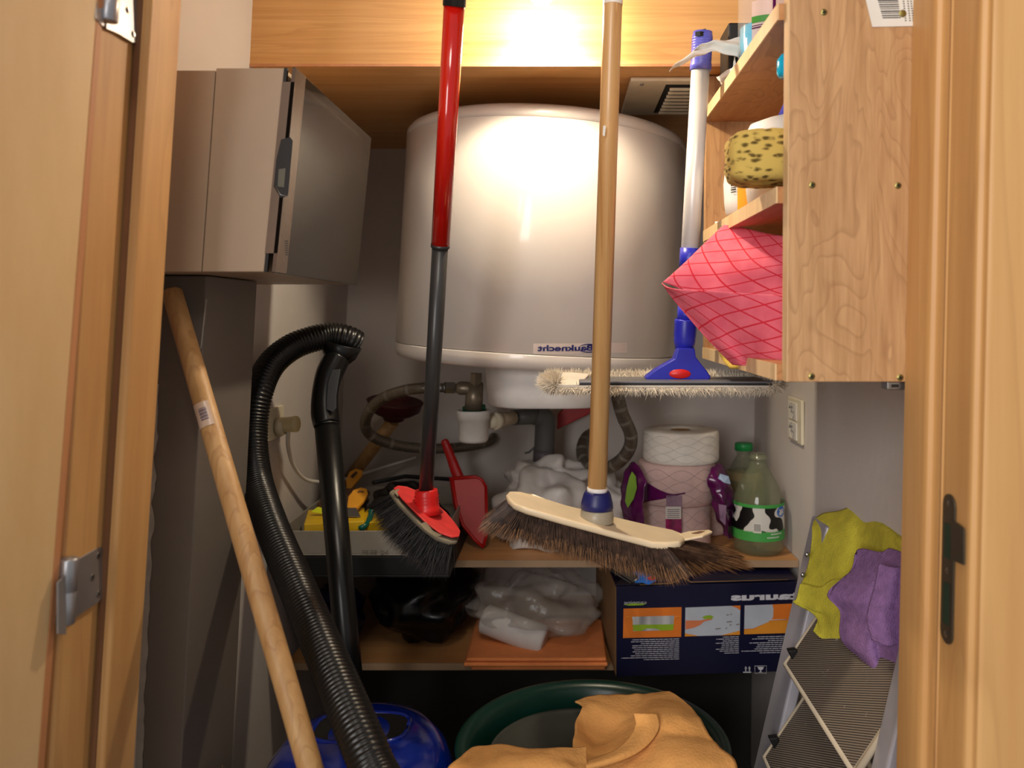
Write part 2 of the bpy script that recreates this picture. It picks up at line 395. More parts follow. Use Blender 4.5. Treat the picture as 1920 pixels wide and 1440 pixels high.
def m_check():
    """pink non-woven cloth with a red line grid, laid out in the cloth's own UVs"""
    m, t, b = nt('pink_check_cloth'); n = t.nodes; l = t.links
    uv = n.new('ShaderNodeUVMap'); uv.uv_map = 'UVMap'; sp = n.new('ShaderNodeSeparateXYZ'); l.new(uv.outputs['UV'], sp.inputs[0])
    outs = []
    for k in (0, 1):
        fr = n.new('ShaderNodeMath'); fr.operation = 'FRACT'; l.new(sp.outputs[k], fr.inputs[0])
        lt = n.new('ShaderNodeMath'); lt.operation = 'LESS_THAN'; lt.inputs[1].default_value = .085; l.new(fr.outputs[0], lt.inputs[0]); outs.append(lt)
    mxm = n.new('ShaderNodeMath'); mxm.operation = 'MAXIMUM'; l.new(outs[0].outputs[0], mxm.inputs[0]); l.new(outs[1].outputs[0], mxm.inputs[1])
    nz = n.new('ShaderNodeTexNoise'); nz.inputs['Scale'].default_value = 40; tc = n.new('ShaderNodeTexCoord'); l.new(tc.outputs['Object'], nz.inputs['Vector'])
    rp = n.new('ShaderNodeValToRGB'); l.new(nz.outputs['Fac'], rp.inputs['Fac'])
    rp.color_ramp.elements[0].position = .3; rp.color_ramp.elements[1].position = .7
    rp.color_ramp.elements[0].color = S(206, 84, 104); rp.color_ramp.elements[1].color = S(222, 104, 122)
    mx = n.new('ShaderNodeMix'); mx.data_type = 'RGBA'; l.new(mxm.outputs[0], mx.inputs['Factor']); l.new(rp.outputs['Color'], mx.inputs[6])
    mx.inputs[7].default_value = S(196, 20, 46); l.new(mx.outputs[2], b.inputs['Base Color']); b.inputs['Roughness'].default_value = .85
    return m
m_pink = m_check()
def m_spongef():
    m, t, b = nt('yellow_sponge'); n = t.nodes; l = t.links
    tc = n.new('ShaderNodeTexCoord'); mp = n.new('ShaderNodeMapping'); mp.inputs['Scale'].default_value = (85, 85, 190); l.new(tc.outputs['Object'], mp.inputs['Vector'])
    vo = n.new('ShaderNodeTexVoronoi'); vo.inputs['Scale'].default_value = 1.6; vo.inputs['Randomness'].default_value = 1
    nz = n.new('ShaderNodeTexNoise'); nz.inputs['Scale'].default_value = 1.4; l.new(mp.outputs['Vector'], nz.inputs['Vector'])
    mx0 = n.new('ShaderNodeMix'); mx0.data_type = 'RGBA'; mx0.inputs['Factor'].default_value = .35
    l.new(mp.outputs['Vector'], mx0.inputs[6]); l.new(nz.outputs['Color'], mx0.inputs[7]); l.new(mx0.outputs[2], vo.inputs['Vector'])
    rp = n.new('ShaderNodeValToRGB'); l.new(vo.outputs['Distance'], rp.inputs['Fac'])
    rp.color_ramp.elements[0].position = .20; rp.color_ramp.elements[1].position = .46
    rp.color_ramp.elements[0].color = S(92, 72, 24); rp.color_ramp.elements[1].color = S(198, 170, 88)
    l.new(rp.outputs['Color'], b.inputs['Base Color']); b.inputs['Roughness'].default_value = .95
    bp = n.new('ShaderNodeBump'); bp.inputs['Strength'].default_value = 1; bp.inputs['Distance'].default_value = .004
    l.new(rp.outputs['Color'], bp.inputs['Height']); l.new(bp.outputs['Normal'], b.inputs['Normal'])
    return m
m_spg = m_spongef()
def m_braidf():
    m, t, b = nt('braided_steel_hose'); n = t.nodes; l = t.links
    tc = n.new('ShaderNodeTexCoord'); vo = n.new('ShaderNodeTexNoise'); vo.inputs['Scale'].default_value = 900; l.new(tc.outputs['Object'], vo.inputs['Vector'])
    rp = n.new('ShaderNodeValToRGB'); l.new(vo.outputs['Fac'], rp.inputs['Fac']); rp.color_ramp.elements[0].position = .4; rp.color_ramp.elements[1].position = .62
    rp.color_ramp.elements[0].color = S(92, 84, 74); rp.color_ramp.elements[1].color = S(140, 130, 116)
    l.new(rp.outputs['Color'], b.inputs['Base Color']); b.inputs['Metallic'].default_value = .6; b.inputs['Roughness'].default_value = .4
    return m
m_braid = m_braidf()
m_lamp, _t, _b = nt('lamp_glass')
_b.inputs['Emission Color'].default_value = (1.0, .70, .40, 1); _b.inputs['Emission Strength'].default_value = LAMP
_b.inputs['Base Color'].default_value = (1, .95, .85, 1)
def m_cowf():
    m, t, b = nt('cow_spot_print'); n = t.nodes; l = t.links
    tc = n.new('ShaderNodeTexCoord'); nz = n.new('ShaderNodeTexNoise'); nz.inputs['Scale'].default_value = 42; nz.inputs['Detail'].default_value = .4
    mp = n.new('ShaderNodeMapping'); mp.inputs['Location'].default_value = (.31, .2, .13); l.new(tc.outputs['Object'], mp.inputs['Vector'])
    l.new(mp.outputs['Vector'], nz.inputs['Vector']); rp = n.new('ShaderNodeValToRGB'); rp.color_ramp.interpolation = 'CONSTANT'
    rp.color_ramp.elements[0].color = S(16, 16, 16); rp.color_ramp.elements[1].position = .5; rp.color_ramp.elements[1].color = S(214, 212, 204)
    l.new(nz.outputs['Fac'], rp.inputs['Fac']); l.new(rp.outputs['Color'], b.inputs['Base Color']); b.inputs['Roughness'].default_value = .4
    return m
m_cow = m_cowf()
# ================================================================== setting
YB = 1.8; YS = 1.2; ZS = .367
LL = .045; RL = .012
def XL(z): return -.476+LL*z
def XR(z): return .423+RL*z
ZT, ZF = 1.32, -CZ
mm = M(); mm.box(-1.1, 1.1, YB, YB+.1, ZF, ZT); struct(mm.obj('wall_back', m_wall))
mm = M(); mm.box(-.576, -.476, .815, YB, ZF, ZT, lean=LL); struct(mm.obj('wall_left', m_wall))
mm = M(); mm.box(.423, .523, .805, YB, ZF, ZT, lean=RL); struct(mm.obj('wall_right', m_wall))
mm = M(); mm.box(-1.3, 1.3, -.8, YB+.1, ZF-.06, ZF); struct(mm.obj('floor', m_floor))
mm = M(); mm.box(-.62, .62, .66, YB, ZT, ZT+.08); struct(mm.obj('ceiling', m_ceil))
mm = M(); mm.box(-1.3, -.52, .69, .80, ZF, ZT); struct(mm.obj('wall_front_left', m_wall))
mm = M(); mm.box(.46, 1.3, .69, .80, ZF, ZT); struct(mm.obj('wall_front_right', m_wall))
mm = M(); mm.box(-.52, .46, .69, .80, 1.06, ZT); struct(mm.obj('wall_above_door', m_wall))
mm = M(); mm.box(-.512, .4225, YB-.006, YB-.0005, ZF, -.632); struct(mm.obj('wall_shade_sheet', plain('lower_wall_shade', S(62, 60, 55), .6)), 'added dark grey sheet for the shade on the back wall below the lower shelf')  # dark sheet added to deepen the shade under the lower shelf
# soffit: boxed-in veneer housing above the heater
mm = M(); mm.box(-.4715, .4226, YS, YS+.018, ZS, ZT, lean=.03); struct(mm.obj('trim_1', m_soffit), 'honey veneer front board of the boxed-in soffit above the water heater')
mm = M(); mm.box(-.458, .427, YS+.0185, YB, ZS, ZS+.016); struct(mm.obj('trim_2', m_soffit), 'honey veneer underside board of the soffit above the water heater')
mm = M(); mm.box(-.460, .4245, YS-.0015, YS+.0005, ZS-.002, ZS+.002); struct(mm.obj('trim_3', m_edge), 'thin edge strip along the bottom of the soffit board')
# door frame, left and right: a rebated wooden lining
def lining(profile, lean, z0, z1):
    m = M(); pts = [W(x+lean*z0, y, z0) for x, y in profile]; n = len(pts)
    top = [W(x+lean*z1, y, z1) for x, y in profile]
    m.add(pts+top, [list(range(n))[::-1], list(range(n, 2*n))]+[[i, (i+1) % n, n+(i+1) % n, n+i] for i in range(n)])
    return m
JL, JR = .062, .022
prof = [(-.392, .80), (-.392, .748), (-.3935, .7455), (-.3965, .745), (-.398, .7425), (-.4005, .7425), (-.403, .7445), (-.405, .743), (-.405, .688), (-.407, .6855), (-.415, .6845), (-.475, .684), (-.475, .70), (-.50, .70), (-.50, .80)]
fr_l = struct(lining(prof, JL, ZF, 1.06).obj('trim_4', m_jamb, bevel=.0008), 'left wooden door lining with hinge side rebate')
prof = [(.335, .78), (.335, .757), (.3375, .752), (.3415, .7505), (.3435, .747), (.3435, .740), (.346, .738), (.346, .694), (.3475, .690), (.3515, .688), (.3525, .6855), (.3525, .682), (.357, .680), (.44, .680), (.44, .80), (.335, .80)]
fr_r = struct(lining(prof, JR, ZF, 1.06).obj('trim_5', m_jamb, bevel=.0008), 'right wooden door lining with the latch plate')
mm = M(); mm.box(-.39, .40, .69, .80, 1.03, 1.06); struct(mm.obj('trim_6', m_jamb), 'head of the wooden door lining')
# foam seal in the left rebate
mm = M(); mm.box(-.4035, -.3985, .7405, .7425, ZF, 1.03, lean=JL); mm.obj('door_seal', plain('brown_seal', S(122, 84, 56), .8), fr_l)
mm = M(); mm.box(.3437, .3457, .739, .7415, ZF, 1.03, lean=JR); mm.obj('door_seal', plain('tan_seal', S(150, 108, 66), .8), fr_r)
# door leaf, standing open on the left
DL = .078
a = Vector((-.400, .676)); b2 = Vector((-.495, -.05)); d = (b2-a).normalized(); nrm = Vector((-d.y, d.x))
if nrm.x > 0: nrm = -nrm
mm = M(); pts = []
for z in (ZF+.006, 1.02):
    for q in (a+d*.006, b2, b2+nrm*.038, a+d*.006+nrm*.038): pts.append(W(q.x+DL*z, q.y, z))
mm.hexa(pts)
dr = struct(mm.obj('door_1', m_leaf, bevel=.001), 'wooden door leaf standing open on the left')
mm = M(); pts = []
for z in (ZF+.006, 1.02):
    for q in (a-nrm*.0004, a+d*.006-nrm*.0004, a+d*.006+nrm*.038, a+nrm*.038): pts.append(W(q.x+DL*z, q.y, z))
mm.hexa(pts); mm.obj('door_edge_band', m_edge, dr)
# ---- hinges
def hinge(z, label, bx=.0055, grp='steel hinges of the open door'):
    xj = -.405+JL*z
    t = thing('door_hinge', label, 'hinge', W(xj+.003, .70, z-.03), grp)
    m = M(); pl = [W(xj+.0004, y, z+k) for y, k in ((.7405, .0205), (.7415, .0185), (.7415, -.0235), (.7395, -.0265), (.733, -.028), (.712, -.028), (.692, -.030), (.692, .020), (.712, .0205), (.732, .0215))]
    m.prism(pl, Vector((.0018, 0, 0))); m.obj('hinge_plate', m_hinge, t, bevel=.0005)
    for (y, zz) in ((.7345, .0145), (.725, -.002), (.7345, -.020)):
        m = M(); m.lathe([(0, 0), (.0016, .0), (.0026, .0008), (.003, .0002)], W(xj+.0022, y, z+zz), Vector((1, 0, 0)), 16); m.obj('screw', m_steel, t)
    m = M(); m.lathe([(0, -.0275), (.0065, -.0275), (.0072, -.0265), (.0072, -.0010), (.0066, -.0003), (.0072, .0006), (.0072, .0265), (.0065, .0275), (0, .0275)], W(xj+bx, .683, z), Vector((JL, 0, 1)), 24)
    m.obj('barrel', m_hinge, t)
    m = M(); m.prism([W(xj+.0085, .677, z+.016), W(xj+.0070, .668, z+.012), W(xj+.0070, .668, z-.030), W(xj+.0085, .677, z-.034)], Vector((-.0015, 0, 0))); m.obj('hinge_leaf', m_hinge, t, bevel=.0004)
    return t
hinge(-.2296, 'steel door hinge on the left frame, the lower one in view')
hinge(.2726, 'steel door hinge on the left frame at the very top', .0105)
# ---- latch plate on the right lining
def jx(z): return .346+JR*z
t = thing('latch_plate', 'dark bronze latch plate with protruding lip on the right door frame', 'latch plate', W(jx(-.28), .713, -.285))
m = M(); pl = []
zt_, zb_ = P(1780, 930, .715).z-CZ, P(1770, 1213, .715).z-CZ
yc_, hw = .7225, .0112
for k in range(9): a_ = PI*k/8; pl.append((yc_+hw*math.cos(a_), zt_-hw*.9+hw*.9*math.sin(a_)))
for k in range(9): a_ = PI+PI*k/8; pl.append((yc_+hw*math.cos(a_), zb_+hw*.9+hw*.9*math.sin(a_)))
m.prism([W(jx(z)-.0004, y, z) for y, z in pl], Vector((-.0018, 0, 0))); m.obj('plate', m_bronze, t, bevel=.0004)
for z0, z1 in ((-.184, -.214), (-.236, -.272)):
    m = M(); m.prism([W(jx(z0)-.0024, .7285, z0), W(jx(z0)-.0024, .7175, z0), W(jx(z1)-.0024, .7175, z1), W(jx(z1)-.0024, .7285, z1)], Vector((-.0003, 0, 0))); m.obj('bolt_hole', m_green_in, t)
m = M(); m.prism([W(jx(-.18)-.0022, .7155, -.178), W(jx(-.18)-.0022, .7155, -.213), W(jx(-.18)-.0020, .6925, -.211), W(jx(-.18)-.0020, .6925, -.180), W(jx(-.18)-.0020, .702, -.1785)], Vector((-.0016, 0, 0))); m.obj('lip', m_bronze, t, bevel=.0004)
for z0 in (-.166, -.225, -.281):
    m = M(); m.lathe([(0, .0008), (.0018, .0006), (.003, 0)], W(jx(z0)-.0022, .7225, z0), Vector((-1, 0, 0)), 14); m.obj('screw', m_steel, t)
# ---- lamp on the soffit board
t = thing('wall_lamp', 'small lamp with white shade on an arm in front of the soffit board', 'lamp', W(-.03, YS-.005, .41))
LX, LY = -.030, 1.135
m = M(); m.lathe([(0, 0), (.04, 0), (.04, .012), (.03, .016), (0, .016)], W(LX, YS-.0005, .54), Vector((0, -1, 0)), 40); m.obj('lamp_base', m_whitep, t)
m = M(); m.tube(crom([W(LX, YS-.016, .54), W(LX, YS-.045, .545), W(LX, LY+.008, .53), W(LX, LY, .495)], 6), .008, 16); m.obj('lamp_arm', m_whitep, t)
m = M(); m.lathe([(.0, .064), (.018, .060), (.024, .05), (.030, .025), (.034, .012), (.032, .012), (.028, .024), (.02, .047), (0, .055)], W(LX, LY, .443), Vector((0, 0, 1)), 40); m.obj('lamp_shade', m_whitep, t)
m = M(); m.lathe([(0, -.0155), (.010, -.0140), (.018, -.006), (.022, .006), (.018, .022), (.010, .038), (0, .042)], W(LX, LY, .447), Vector((0, 0, 1)), 32); m.obj('bulb', m_lamp, t)
def lamp_light(kind, e, loc, r):
    L = bpy.data.lights.new('closet_light', kind); L.energy = e; L.color = (1.0, .86, .64); L.shadow_soft_size = r
    o = bpy.data.objects.new('closet_light', L); COL.objects.link(o); o.parent = t; o.location = loc-Vector(t['_o']); return L
sl_ = lamp_light('SPOT', LAMP_SPOT, W(LX, LY, .426), .014); sl_.spot_size = math.radians(150); sl_.spot_blend = .35
lamp_light('POINT', LAMP_FILL, W(LX, LY, .420), .016)
# ---- vent grille under the soffit
t = thing('vent_grille', 'cream air vent grille on the soffit underside, right of the heater', 'vent', W(.2, 1.36, ZS-.01))
m = M(); m.box(.103, .33, 1.255, 1.47, ZS-.007, ZS-.0002); m.obj('grille_frame', m_cream, t, bevel=.003)
m = M(); m.lathe([(.0035, 0), (.003, .002), (0, .002)], W(.122, 1.272, ZS-.007), Vector((0, 0, -1)), 14); m.obj('screw', m_steel, t)
m = M(); m.box(.160, .31, 1.275, 1.45, ZS-.0075, ZS-.0068); m.obj('grille_recess', m_dark, t)
for k in range(8):
    y = 1.284+k*.021
    m = M(); m.obox(W(.235, y, ZS-.012), Vector((.068, 0, 0)), Vector((0, .0024, -.0012)), Vector((0, .0003, .0006))); m.obj('slat', m_cream, t)
# ---- shelves
ZM = -.433; ZL = -.615
m = M(); m.box(-.487, .4165, 1.45, YB, ZM-.012, ZM); sh = m.obj('shelf', m_shelf); tag(sh, 'upper wooden shelf board under the heater holding rolls and bottles', 'shelf')
m = M(); m.box(-.487, .4165, 1.4485, 1.4500, ZM-.0122, ZM); m.obj('edge_band', m_shelfedge, sh)
m = M(); m.box(-.49, .414, 1.45, YB, ZL-.012, ZL); sh = m.obj('shelf', m_shelf); tag(sh, 'lower wooden shelf board holding the navy carton and the folded orange cloth', 'shelf')
m = M(); m.box(-.49, .414, 1.4485, 1.45, ZL-.0122, ZL); m.obj('edge_band', m_shelfedge, sh)
# ================================================================== electrical cabinet and duct
Y1, Y2 = .90, 1.258
def dx(z): return -.317+.1*(z-.048)             # door plane leans
zb, zt = .048, .2725
t = thing('electrical_cabinet', 'beige wall-mounted electrical cabinet with smoked door', 'electrical cabinet', W(-.39, 1.08, zb))
def ebox(x0, x1f, y0, y1, z0, z1, topdrop=0):
    p = []
    for z in (z0, z1):
        xa, xb = (x0 if not callable(x0) else x0(z)), (x1f if not callable(x1f) else x1f(z))
        for x, y in ((xa, y0), (xb, y0), (xb, y1), (xa, y1)): p.append(W(x, y, z-(topdrop if z == z1 else 0)))
    return p
m = M(); m.hexa(ebox(lambda z: XL(z)+.001, lambda z: -.3985+.07*(z-.048), Y1+.0015, Y2, zb, zt-.002)); m.obj('back_box', m_boxgrey, t, bevel=.0015)
m = M(); m.hexa(ebox(lambda z: -.3975+.07*(z-.048), lambda z: dx(z)-.012, Y1, Y2, zb, zt)); fb_ = m.obj('front_cover', m_boxgrey, t, bevel=.0015)
# module rows behind the door
for z0, z1 in ((.165, .215), (.085, .135)):
    m = M(); m.hexa(ebox(lambda z: dx(z)-.0118, lambda z: dx(z)-.0085, Y1+.05, Y2-.06, z0, z1)); r_ = m.obj('breaker_row', m_column, t)
    m = M()
    for k in range(12):
        y = Y1+.06+k*.0195
        m.hexa(ebox(lambda z: dx(z)-.0085, lambda z: dx(z)-.005, y, y+.009, z0+.018, z0+.032))
    m.obj('breaker_switches', m_dark, r_)
m = M(); m.hexa(ebox(lambda z: dx(z)-.0035, dx, Y1-.0005, Y2, zb-.001, zt+.001)); dd = m.obj('smoked_door', m_smoke, t, bevel=.001)
m = M(); m.hexa(ebox(lambda z: dx(z)-.0030, lambda z: dx(z)+.0012, Y1-.001, Y1+.034, zb, zt)); m.obj('door_rim', m_smoked, t)
m = M(); m.hexa(ebox(lambda z: dx(z)-.012, lambda z: dx(z)-.0085, Y1-.0004, Y1+.004, zb, zt)); m.obj('door_gap', m_dark, t)
pN = W(0, Y1, 0); nN = Vector((0, 1, 0))
q = lambda x, y, off=.0004: onplane(x, y, pN, nN, off)
m = M(); m.prism([q(530, 154), q(554, 154), q(523, 475), q(497, 475)], Vector((0, -.0006, 0))); m.obj('door_side_slot', plain('smoked_slot', S(112, 92, 74), .4), t)
m = M(); m.prism([q(528, 262, .0012), q(545, 258, .0012), q(550, 264, .0012), q(541, 368, .0012), q(527, 371, .0012), q(514, 350, .0012), q(519, 300, .0012)], Vector((0, -.0006, 0))); lt_ = m.obj('latch', m_dark, t)
m = M(); m.prism([q(524, 318, .002), q(537, 316, .002), q(534, 352, .002), q(522, 350, .002)], Vector((0, -.0005, 0))); m.obj('latch_button', plain('greenish_latch', S(92, 92, 78), .3), lt_)
m = M(); m.tube([q(518, 350, .0022), q(527, 366, .0022), q(541, 369, .0022)], .0006, 8); m.obj('latch_wire', m_steel, lt_)
m = M()
for k in range(7):
    y = 452+k*4.2
    m.poly([q(534+.2*k, y, .0012)+Vector((.0, 0, 0)), q(541, y-1, .0012), q(541, y+1, .0012), q(534+.2*k, y+1.8, .0012)])
m.obj('rating_print', m_dark, t)
# grey duct below it
t = thing('cable_duct', 'dark grey painted vertical duct below the electrical cabinet', 'duct', W(-.45, 1.04, ZF))
zc = zb-.001
def cx(z): return -.4165+.052*(z-.048)
m = M(); p = []
for z in (ZF, zc):
    for x, y in ((XL(z)+.0005, .957), (cx(z), .957), (cx(z), 1.115), (XL(z)+.0005, 1.115)): p.append(W(x, y, z))
m.hexa(p); m.obj('duct_cover', m_column, t, bevel=.002)
m = M()
for k in range(110):       # ragged plaster line along the duct
    zz = -.08-.85*k/110; z2 = zz-.85/110
    f_ = lambda q_: .0045+.0035*noise.noise(Vector((q_*.31, 1, 2)))+.002*noise.noise(Vector((q_*1.3, 5, 2)))+(.003 if q_ < 62 else 0)
    m.prism([W(XL(zz)-.004, .9565, zz), W(XL(zz)+max(.001, f_(k)), .9565, zz), W(XL(z2)+max(.001, f_(k+1)), .9565, z2), W(XL(z2)-.004, .9565, z2)], Vector((0, -.0006, 0)))
m.obj('plaster_smear', m_flake, t)
m = M(); m.poly([onplane(386, 560, W(cx(0), .957, 0), Vector((0, 1, 0)), .0008), onplane(389, 562, pN+Vector((0, .057, 0)), nN, .0008), onplane(379, 650, pN+Vector((0, .057, 0)), nN, .0008), onplane(376, 655, pN+Vector((0, .057, 0)), nN, .0008)]); m.obj('paint_chip', m_flake, t)
# ================================================================== water heater
R0 = .2557; HAX = Vector((.055, 0, 1)).normalized(); HO = W(-.0475, 1.52, 0)
t = thing('water_heater', 'large white drum water heater filling the middle of the closet', 'water heater', HO+HAX*-.09)
m = M(); m.lathe([(R0-.0015, -.0595), (R0, -.0585), (R0, .3065), (R0-.0012, .308)], HO, HAX, 128); m.obj('body', m_enamel, t)
m = M(); m.lathe([(R0-.0016, .308), (R0+.0002, .3092), (R0-.0002, .318), (R0-.006, .326), (R0-.018, .3325), (R0-.05, .337), (0, .339)], HO, HAX, 128); m.obj('top_cap', m_enamel, t)
m = M(); m.lathe([(R0-.003, -.0610), (R0-.003, -.0590)], HO, HAX, 128); m.obj('seam', m_seam, t)
m = M(); m.lathe([(R0-.0026, .3075), (R0-.0026, .3090)], HO, HAX, 128); m.obj('seam', m_seam, t)
m = M(); m.lathe([(R0-.002, -.0603), (R0+.0006, -.0607), (R0+.0008, -.0622), (R0+.0008, -.068), (R0+.0006, -.0745), (R0-.004, -.083), (R0-.012, -.086), (R0-.05, -.088), (0, -.089)], HO, HAX, 128); m.obj('bottom_cap', m_enamel, t)
# tapered cover under the drum
rows = []
for z, k in ((-.084, 1.0), (-.10, .985), (-.13, .955), (-.147, .93), (-.1500, .90)):
    row = []; c = Vector((-.020+.035*z, 1.44))
    for i in range(64):
        a_ = 2*PI*i/64; e = .55
        x = math.copysign(abs(math.cos(a_))**e, math.cos(a_))*.112*k; y = math.copysign(abs(math.sin(a_))**.75, math.sin(a_))*.135*k
        row.append(W(c.x+x, c.y+y, z))
    rows.append(row)
m = M(); m.grid(rows, closed=True); m.poly(rows[-1]); m.obj('element_cover', m_whitep, t)
# maker's sticker and lettering
def cyl(px, py, off=.0006):
    x = (px-CX)/F*1.268; z = -(py-CY)/F*1.266
    c = HO+HAX*z; s_ = (x-c.x)/R0; th = math.asin(max(-1, min(1, s_)))
    rr = R0+off; return Vector((c.x+rr*math.sin(th), c.y-rr*math.cos(th), CZ+z))
m = M(); rows = [[cyl(1000+180*k/14, y, .0004) for k in range(15)] for y in (644, 654, 663.5)]; m.grid(rows); st = m.obj('sticker', m_label, t)
text('Bauknecht', lambda u, v: cyl(1008+104*u, 658.5-11.5*v, .0009), m_ink, st, bold=.035)
m = M()
for sg in (-1, 1):
    pts = [cyl(1104+20*math.cos(a_), 653.5-7.5*math.sin(a_)*sg, .0009) for a_ in [PI*(.12+.72*k/14) for k in range(15)]]
    m.tube(pts, [.0002+.0007*math.sin(PI*k/14) for k in range(15)], 6)
m.obj('lettering_oval', m_ink, st)
# ---- plumbing under the heater
t = thing('water_supply_hose', 'grey braided hose looping left under the heater to its valve', 'hose', P(820, 830, 1.6))
pts = [P(x, y, Y) for x, y, Y in ((822, 727, 1.52), (790, 728, 1.52), (755, 733, 1.53), (715, 748, 1.55), (690, 775, 1.57), (686, 803, 1.6), (705, 822, 1.62), (750, 836, 1.65), (810, 841, 1.68), (870, 838, 1.71), (915, 829, 1.75), (925, 820, 1.785))]
m = M(); m.tube(crom(pts, 10), .0105, 16); m.obj('hose_sleeve', m_braid, t)
cp_ = crom(pts, 10)
for k in range(6, len(cp_)-8, 10):
    m = M()
    for dd_ in (0, .0018, .0036):
        c0 = cp_[k]; tg = (cp_[k+1]-cp_[k-1]).normalized(); c1 = c0+tg*dd_
        m.tube([c1-tg*.0004, c1+tg*.0022], .0107, 16, caps=False)
    m.obj('hose_marking', m_marks, t)
m = M(); m.tube([P(818, 727, 1.52), P(833, 727, 1.52)], .0085, 18); m.tube([P(833, 727, 1.52), P(836, 727, 1.52)], .0105, 18); m.obj('crimp_sleeve', m_steel, t)
m = M(); m.tube([P(837, 727, 1.52), P(853, 727, 1.52)], .0115, 6, sm=False); m.obj('hex_nut', m_steel, t)
t = thing('safety_valve', 'nickel safety valve under the heater with white funnel cup', 'valve', P(888, 832, 1.5))
m = M(); m.tube([P(855, 728, 1.52), P(862, 728, 1.52), P(870, 728, 1.52), P(905, 730, 1.52)], [.0085, .0125, .0125, .0125], 20); m.tube([P(893, 700, 1.52), P(892, 722, 1.52)], .0115, 6, sm=False)
m.tube([P(890, 722, 1.52), P(888, 768, 1.52)], [.0155, .017], 20); m.obj('valve_body', m_valve, t)
m = M(); m.tube([P(868, 768, 1.52), P(910, 764, 1.52)], .006, 12); m.tube([P(888, 766, 1.52), P(888, 780, 1.52)], .014, 20); m.obj('green_collar', plain('green_collar', S(20, 70, 44), .4), t, label='green collar')
c = P(888, 772, 1.52)
m = M(); m.lathe([(.026, 0), (.0275, .002), (.0305, .003), (.0305, .0), (.0295, -.014), (.0278, -.0145), (.0272, -.05), (.024, -.055), (0, -.0565)], c, Vector((0, 0, 1)), 40); m.obj('funnel_cup', m_whitep, t, solid=.001)
m = M(); m.tube([P(912, 792, 1.54), P(930, 789, 1.56), P(962, 783, 1.6)], [.013, .014, .013], 18); m.tube([P(926, 790, 1.555), P(936, 788, 1.565)], .0165, 18); m.obj('outlet_spigot', m_cream, t)
t = thing('drain_pipe', 'dark grey plastic drain pipe with elbow behind the heater cover', 'pipe', P(1020, 862, 1.66))
m = M(); m.tube([P(958, 783, 1.62), P(990, 781, 1.63), P(1012, 779, 1.64)], [.015, .016, .017], 20); m.tube(crom([P(1005, 778, 1.64), P(1020, 784, 1.645), P(1022, 800, 1.65), P(1020, 845, 1.66)], 6), .0205, 24); m.obj('pipe_elbow', m_pvc, t)
m = M(); m.tube([P(1020, 842, 1.66), P(1019, 866, 1.66)], .0215, 24); m.obj('pipe_socket', plain('purple_grey_pvc', S(88, 80, 84), .5), t)
m = M(); m.tube([P(1003, 838, 1.66), P(992, 848, 1.67), P(984, 850, 1.67)], .0022, 8); m.obj('pipe_clip', m_pvc, t)
t = thing('water_outlet_hose', 'grey braided hose curling down right of the pine broom handle', 'hose', P(1140, 880, 1.6))
pts = [P(x, y, Y) for x, y, Y in ((1158, 735, 1.5), (1160, 752, 1.5), (1168, 780, 1.51), (1182, 812, 1.53), (1181, 838, 1.55), (1165, 862, 1.57), (1138, 878, 1.6), (1110, 876, 1.63), (1094, 860, 1.66), (1092, 838, 1.69), (1100, 820, 1.73), (1112, 812, 1.785))]
m = M(); m.tube(crom(pts, 10), .0125, 18); m.obj('hose_sleeve', m_braid, t)
cp_ = crom(pts, 10)
for k in range(6, len(cp_)-8, 8):
    m = M()
    for dd_ in (0, .0018, .0036):
        c0 = cp_[k]; tg = (cp_[k+1]-cp_[k-1]).normalized(); c1 = c0+tg*dd_
        m.tube([c1-tg*.0004, c1+tg*.0022], .0127, 16, caps=False)
    m.obj('hose_marking', m_marks, t)
m = M(); m.tube([P(1156, 720, 1.5), P(1158, 740, 1.5)], .0135, 20); m.obj('crimp_sleeve', m_steel, t)
m = M(); m.prism([P(1044, 806, 1.74), P(1046, 778, 1.74), P(1062, 760, 1.74), P(1120, 762, 1.74), P(1106, 776, 1.74)], Vector((0, .02, 0))); tag(m.obj('red_bracket', m_pan, bevel=.002), 'red pointed plastic piece behind the grey drain pipe', 'bracket')
# stain on the back wall
# ---- plunger leaning in the back left corner
t = thing('plunger', 'maroon rubber plunger with wooden handle leaning upside down behind the hose', 'plunger', P(650, 905, 1.72))
ax = (P(700, 830, 1.68)-P(740, 770, 1.68)).normalized()*-1
c = P(738, 786, 1.68); up = Vector((.12, -.12, 1)).normalized()
m = M(); m.lathe([(0, -.002), (.020, -.002), (.022, .002), (.022, .008), (.036, .010), (.052, .020), (.056, .036), (.058, .038), (.054, .040), (.040, .030), (0, .022)], c, up, 40); m.obj('rubber_cup', m_maroon, t)
m = M(); m.tube([P(737, 790, 1.68), P(650, 905, 1.745)], .0135, 18); m.obj('handle', m_pine2, t)
